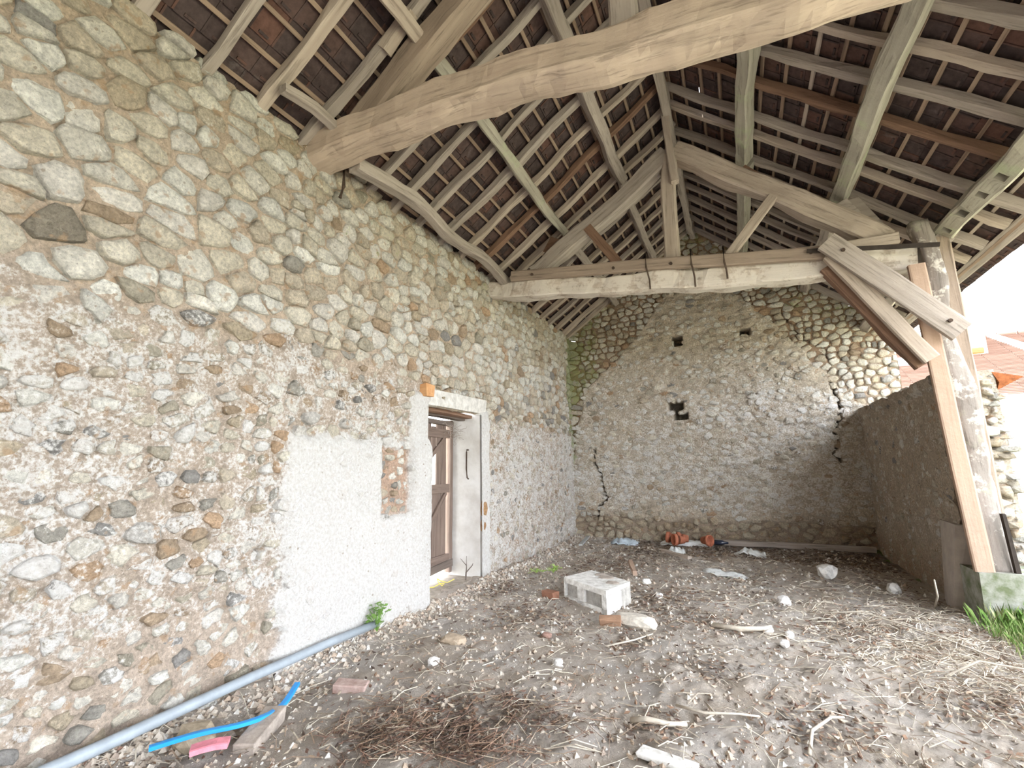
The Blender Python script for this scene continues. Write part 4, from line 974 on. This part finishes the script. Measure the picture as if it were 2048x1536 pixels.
# litter: pebbles, chips, twigs, leaves (stuff)
def in_floor(x, y): return XL + .06 < x < 2.5 and .9 < y < YB - .05 and not (x > 2.0 and y > 6.6)
def cam_bias_pt(r):
    """denser near the camera so the litter reads evenly"""
    while True:
        y = 1.3 + 9.0 * r.random() ** 1.5; x = XL + .05 + 5.7 * r.random()
        if in_floor(x, y): return x, y
def stuff(name, vs, fs, tint, mat, label, cat):
    o = raw(name, vs, fs, mat, None, False, {'tint': tint}); return setp(o, label, cat, kind='stuff')
r6 = random.Random(77); LIT = tinted('litter', .95, .3, 60)
vs = []; fs = []; tn = []
octf = [(0, 2, 4), (2, 1, 4), (1, 3, 4), (3, 0, 4), (2, 0, 5), (1, 2, 5), (3, 1, 5), (0, 3, 5)]
N_ = 14000; px = []; 
for i in range(N_):
    x, y = cam_bias_pt(r6)
    wl = r6.random() < .18
    if wl: x = XL + .08 + abs(r6.gauss(0, .16))
    px.append((x, y))
pa = np.array(px); ph = fl_h(pa[:, 0], pa[:, 1]); pdk = fl_dark(pa[:, 0], pa[:, 1])
for i, (x, y) in enumerate(px):
    s_ = r6.choice((.003, .004, .005, .006, .007, .009, .012, .018)) * (1 + .10 * y) * (1.3 if x < XL + .4 else 1); z = ph[i]
    q = [(x + s_, y, z), (x - s_, y + r6.uniform(-.3, .3) * s_, z), (x + r6.uniform(-.3, .3) * s_, y + s_, z + .2 * s_), (x, y - s_, z), (x + r6.uniform(-.4, .4) * s_, y, z + s_ * r6.uniform(.6, 1.1)), (x, y, z - s_)]
    b0 = len(vs); vs += q; fs += [tuple(k + b0 for k in f) for f in octf]
    c = r6.choice([(.58, .52, .45), (.52, .45, .38), (.56, .50, .43), (.68, .65, .61), (.46, .39, .32), (.36, .29, .24), (.48, .38, .30)]); tn += [c] * 6
stuff('gravel', vs, fs, tn, LIT, 'loose gravel and mortar crumbs strewn over the earth floor', 'gravel')
vs = []; fs = []; tn = []
for i in range(11000):       # dry leaves and bark flakes
    x, y = cam_bias_pt(r6)
    for _ in range(4):
        if float(_dk if False else fl_dark(np.array(x), np.array(y))) > .22 + r6.random() * .3: break
        x, y = cam_bias_pt(r6)
    s_ = r6.uniform(.008, .026) * (1 + .08 * y); a = r6.uniform(0, 6.28); z = H(x, y) + r6.uniform(.0, .02)
    ca, sa = math.cos(a) * s_, math.sin(a) * s_; b0 = len(vs)
    vs += [(x - ca, y - sa, z + .004), (x + sa * .4, y - ca * .4, z + r6.uniform(0, .012)), (x + ca, y + sa, z + r6.uniform(0, .02)), (x - sa * .4, y + ca * .4, z + r6.uniform(-.004, .012))]
    fs.append((b0, b0 + 1, b0 + 2)); fs.append((b0, b0 + 2, b0 + 3))
    c = r6.choice([(.16, .11, .08), (.24, .15, .10), (.11, .08, .065), (.33, .25, .18), (.20, .12, .09), (.45, .38, .30)]); tn += [c] * 4
stuff('leaf_litter', vs, fs, tn, LIT, 'dry dark leaves and bark flakes covering the earth floor', 'leaf litter')
mb = MB(); tn = []
for i in range(3600):
    x, y = cam_bias_pt(r6)
    if i > 1900: x, y = r6.gauss(1.6, .6), r6.gauss(5.3, .9)
    if not in_floor(x, y): continue
    a = r6.uniform(0, 6.28); L = r6.uniform(.06, .3); z = H(x, y) + .012; k0 = len(mb.v)
    b_a = a + r6.uniform(-.5, .5)
    x2, y2 = x + math.cos(a) * L / 2, y + math.sin(a) * L / 2; x3, y3 = x2 + math.cos(b_a) * L / 2, y2 + math.sin(b_a) * L / 2
    mb.tube([(x, y, z), (x2, y2, H(x2, y2) + r6.uniform(.015, .05)), (x3, y3, H(x3, y3) + .012)], r6.uniform(.0015, .0038), 3, False)
    c = r6.choice([(.55, .49, .40), (.42, .36, .29), (.25, .18, .13), (.64, .58, .48)]); tn += [c] * (len(mb.v) - k0)
stuff('dry_twigs', mb.v, mb.f, tn, LIT, 'fine dry twigs and straws scattered over the earth floor', 'twigs')
mb = MB(); tn = []
for (cx, cy, rx, ry, n_) in ((-1.75, 2.62, .42, .22, 170), (-1.35, 3.02, .32, .2, 90), (-2.0, 2.38, .3, .18, 110), (-1.35, 2.5, .35, .2, 90)):
    for i in range(n_):
        x = r6.gauss(cx, rx * .6); y = r6.gauss(cy, ry * .6); a = r6.gauss(.7, 1.2); L = r6.uniform(.05, .2); z = H(x, y) + r6.uniform(.01, .05); k0 = len(mb.v)
        e = (x + math.cos(a) * L, y + math.sin(a) * L, H(x, y) + r6.uniform(.01, .07)); r_ = .002
        mb.tube([(x, y, z), e], r_, 3, False)
        for q in range(5):
            t = (q + 1) / 6; p = Vector((x, y, z)).lerp(Vector(e), t); w = .03 * (1 - t * .6)
            for sg in (-1, 1):
                d = Vector((math.cos(a + sg * 1.1), math.sin(a + sg * 1.1), r6.uniform(-.3, .3))) * w; k1 = len(mb.v)
                mb.add([p, p + d + Vector((.004, 0, .002)), p + d * .6 + Vector((0, .006, -.004))], [(0, 1, 2)])
        c = r6.choice([(.28, .17, .12), (.20, .12, .09), (.34, .23, .16), (.46, .38, .29), (.15, .10, .08)]); tn += [c] * (len(mb.v) - k0)
stuff('dead_fern', mb.v, mb.f, tn, LIT, 'heap of dead red brown fern fronds in the left foreground', 'dead fern')

# plants
def leafy(name, c, n_, spread, h, mat, label, cat, ls=.035, seed=1):
    r = random.Random(seed); t = empty(name, c, label, cat); st_ = MB(); lf = MB()
    for i in range(n_):
        a = r.uniform(0, 6.28); d = r.uniform(0, spread); hh = r.uniform(.3, 1) * h; tip = Vector(c) + Vector((math.cos(a) * d, math.sin(a) * d, hh))
        st_.tube([c, Vector(c).lerp(tip, .5) + Vector((0, 0, .02)), tip], .0025, 3, False)
        for q in range(2):
            b = r.uniform(0, 6.28); u = Vector((math.cos(b), math.sin(b), r.uniform(-.5, .4))) * ls; w = Vector((-math.sin(b), math.cos(b), r.uniform(-.3, .3))) * ls * .5
            lf.add([tip, tip + u * .5 + w, tip + u, tip + u * .5 - w], [(0, 1, 2, 3)])
    st_.build('stems', mat, t); o = lf.build('leaves', mat, t); o['kind'] = 'stuff'
LEAF = plain('leaf_green', (.20, .36, .08), .6, 0, .3, 20, 0, .3); LEAF2 = plain('weed_green', (.42, .60, .16), .6, 0, .25, 20, 0, .3)
leafy('ivy_plant', (-3.12, 3.76, .05), 40, .12, .24, LEAF, 'small green ivy plant at the end of the grey pipe', 'plant', .045, 3)
leafy('weed', (-2.50, 6.78, .03), 26, .10, .10, LEAF2, 'small bright green weed on the floor right of the doorway', 'weed', .04, 4)
leafy('weed', (-2.72, 6.68, .03), 20, .12, .05, LEAF2, 'flat pale green weed between the doorway and the bright green weed', 'weed', .03, 5)
vs = []; fs = []; tn = []
def blade(x, y, z, h, r):
    a = r.uniform(0, 6.28); w = r.uniform(.003, .006); bx, by = math.cos(a) * h * r.uniform(.1, .6), math.sin(a) * h * r.uniform(.1, .6); b0 = len(vs)
    vs.extend([(x - w, y, z), (x + w, y + w, z), (x + bx * .5 + w * .5, y + by * .5, z + h * .7), (x + bx, y + by, z + h)])
    fs.extend([(b0, b0 + 1, b0 + 2), (b0, b0 + 2, b0 + 3)]); tn.extend([r.choice([(.16, .28, .07), (.24, .36, .11), (.12, .21, .05), (.38, .40, .20)])] * 4)
for i in range(15000):
    x = 1.9 + 3.4 * r6.random() ** .8; y = r6.uniform(4.6, 9.5)
    if x < 2.5 and r6.random() < .55: continue
    if x < 2.65 and y > 6.1: continue
    blade(x, y, H(x, y) if x < 3.38 else -.14, r6.uniform(.05, .16), r6)
for i in range(7000):
    x = r6.uniform(1.86, 3.0); y = r6.uniform(4.9, 6.18)
    if r6.random() > sst(1.8, 2.15, x) * sst(4.8, 5.6, y): continue
    blade(x, y, H(x, y), r6.uniform(.05, .14) + (.12 if y > 6.0 else 0) * r6.random(), r6)
stuff('grass', vs, fs, tn, LIT, 'green grass growing outside the open right side of the barn', 'grass')

# ------------------------------------------------------------------ house beyond
house = empty('house', (10, 24, 0), 'long pale house with a pink brown tiled roof beyond the low wall', 'house')
CRM = plain('cream_render', (.80, .76, .68), .9, 0, .1, 2, .1)
HT = None
M_, n_, l_, b_m = newmat('house_tiles'); b_m.inputs['Roughness'].default_value = .9
geo = n_.new('ShaderNodeNewGeometry'); c_ = mixc(n_, l_, geo.outputs['Random Per Island'], (.15, .095, .075), (.205, .135, .11)); l_.new(c_, b_m.inputs['Base Color']); HT = M_
mb = MB(); mb.box((12, 27.5, 1.9), (15.4, 7, 4.1)); mb.build('walls', CRM, house)
mb = MB(); nr = 46
e0, e1 = Vector((0, 23.75, 3.92)), Vector((0, 28.6, 7.15)); dv = (e1 - e0) / nr; nn_ = Vector((0, -dv.z, dv.y)).normalized()
for i in range(nr):
    c = e0 + dv * (i + .5) + nn_ * .03
    for q in range(16):
        x0 = 4 + q * 1.0
        v4 = [Vector((x0, 0, 0)) + e0 + dv * i + nn_ * .06, Vector((x0 + .99, 0, 0)) + e0 + dv * i + nn_ * .06, Vector((x0 + .99, 0, 0)) + e0 + dv * (i + 1.15), Vector((x0, 0, 0)) + e0 + dv * (i + 1.15)]
        v8 = v4 + [v - nn_ * .06 for v in v4]
        mb.add(v8, [(0, 1, 2, 3), (0, 4, 5, 1)])
o = mb.build('roof_tiles', HT, house); o['kind'] = 'stuff'
mb = MB(); mb.add([(4, 23.75, 3.9), (20, 23.75, 3.9), (20, 28.6, 7.13), (4, 28.6, 7.13), (4, 33.4, 3.9), (20, 33.4, 3.9)], [(0, 1, 2, 3), (3, 2, 5, 4), (0, 3, 4), (1, 5, 2)]); mb.build('roof', CRM, house)
for i in range(22): 
    mb = MB(); mb.tube([(4 + i * .73, 28.6, 7.2), (4.66 + i * .73, 28.6, 7.2)], .09, 8); mb.build('ridge_tile', HT, house)
mb = MB(); mb.box((10.0, 27.2, 6.9), (.55, .55, 1.9)); mb.box((10.0, 27.2, 7.9), (.65, .65, .12)); mb.build('chimney', CRM, house)
mb = MB(); a = math.atan2(3.23, 4.85); mb.box((6.95, 26.75, 5.98), (.95, .75, .1), Matrix.Rotation(a, 3, 'X')); sk = mb.build('skylight', plain('grey_frame', (.25, .25, .26), .5), house)
mb = MB(); mb.box((6.95, 26.72, 6.03), (.83, .62, .04), Matrix.Rotation(a, 3, 'X')); mb.build('pane', plain('sky_glass', (.75, .8, .85), .1, 0, .05, 3, 0, .6), sk)
mb = MB(); mb.box((12, 23.68, 3.86), (16, .12, .12)); mb.build('gutter', plain('zinc', (.5, .48, .46), .5, .3), house)
mb = MB(); mb.add([(10.9, 28.6, 7.22), (11.3, 28.6, 7.22), (13.2, 23.7, 4.0), (12.5, 23.7, 4.0), (10.9, 28.6, 7.14), (11.3, 28.6, 7.14), (13.2, 23.7, 3.95), (12.5, 23.7, 3.95)], [(0, 3, 2, 1), (0, 4, 7, 3), (1, 2, 6, 5)]); mb.build('verge', CRM, house)
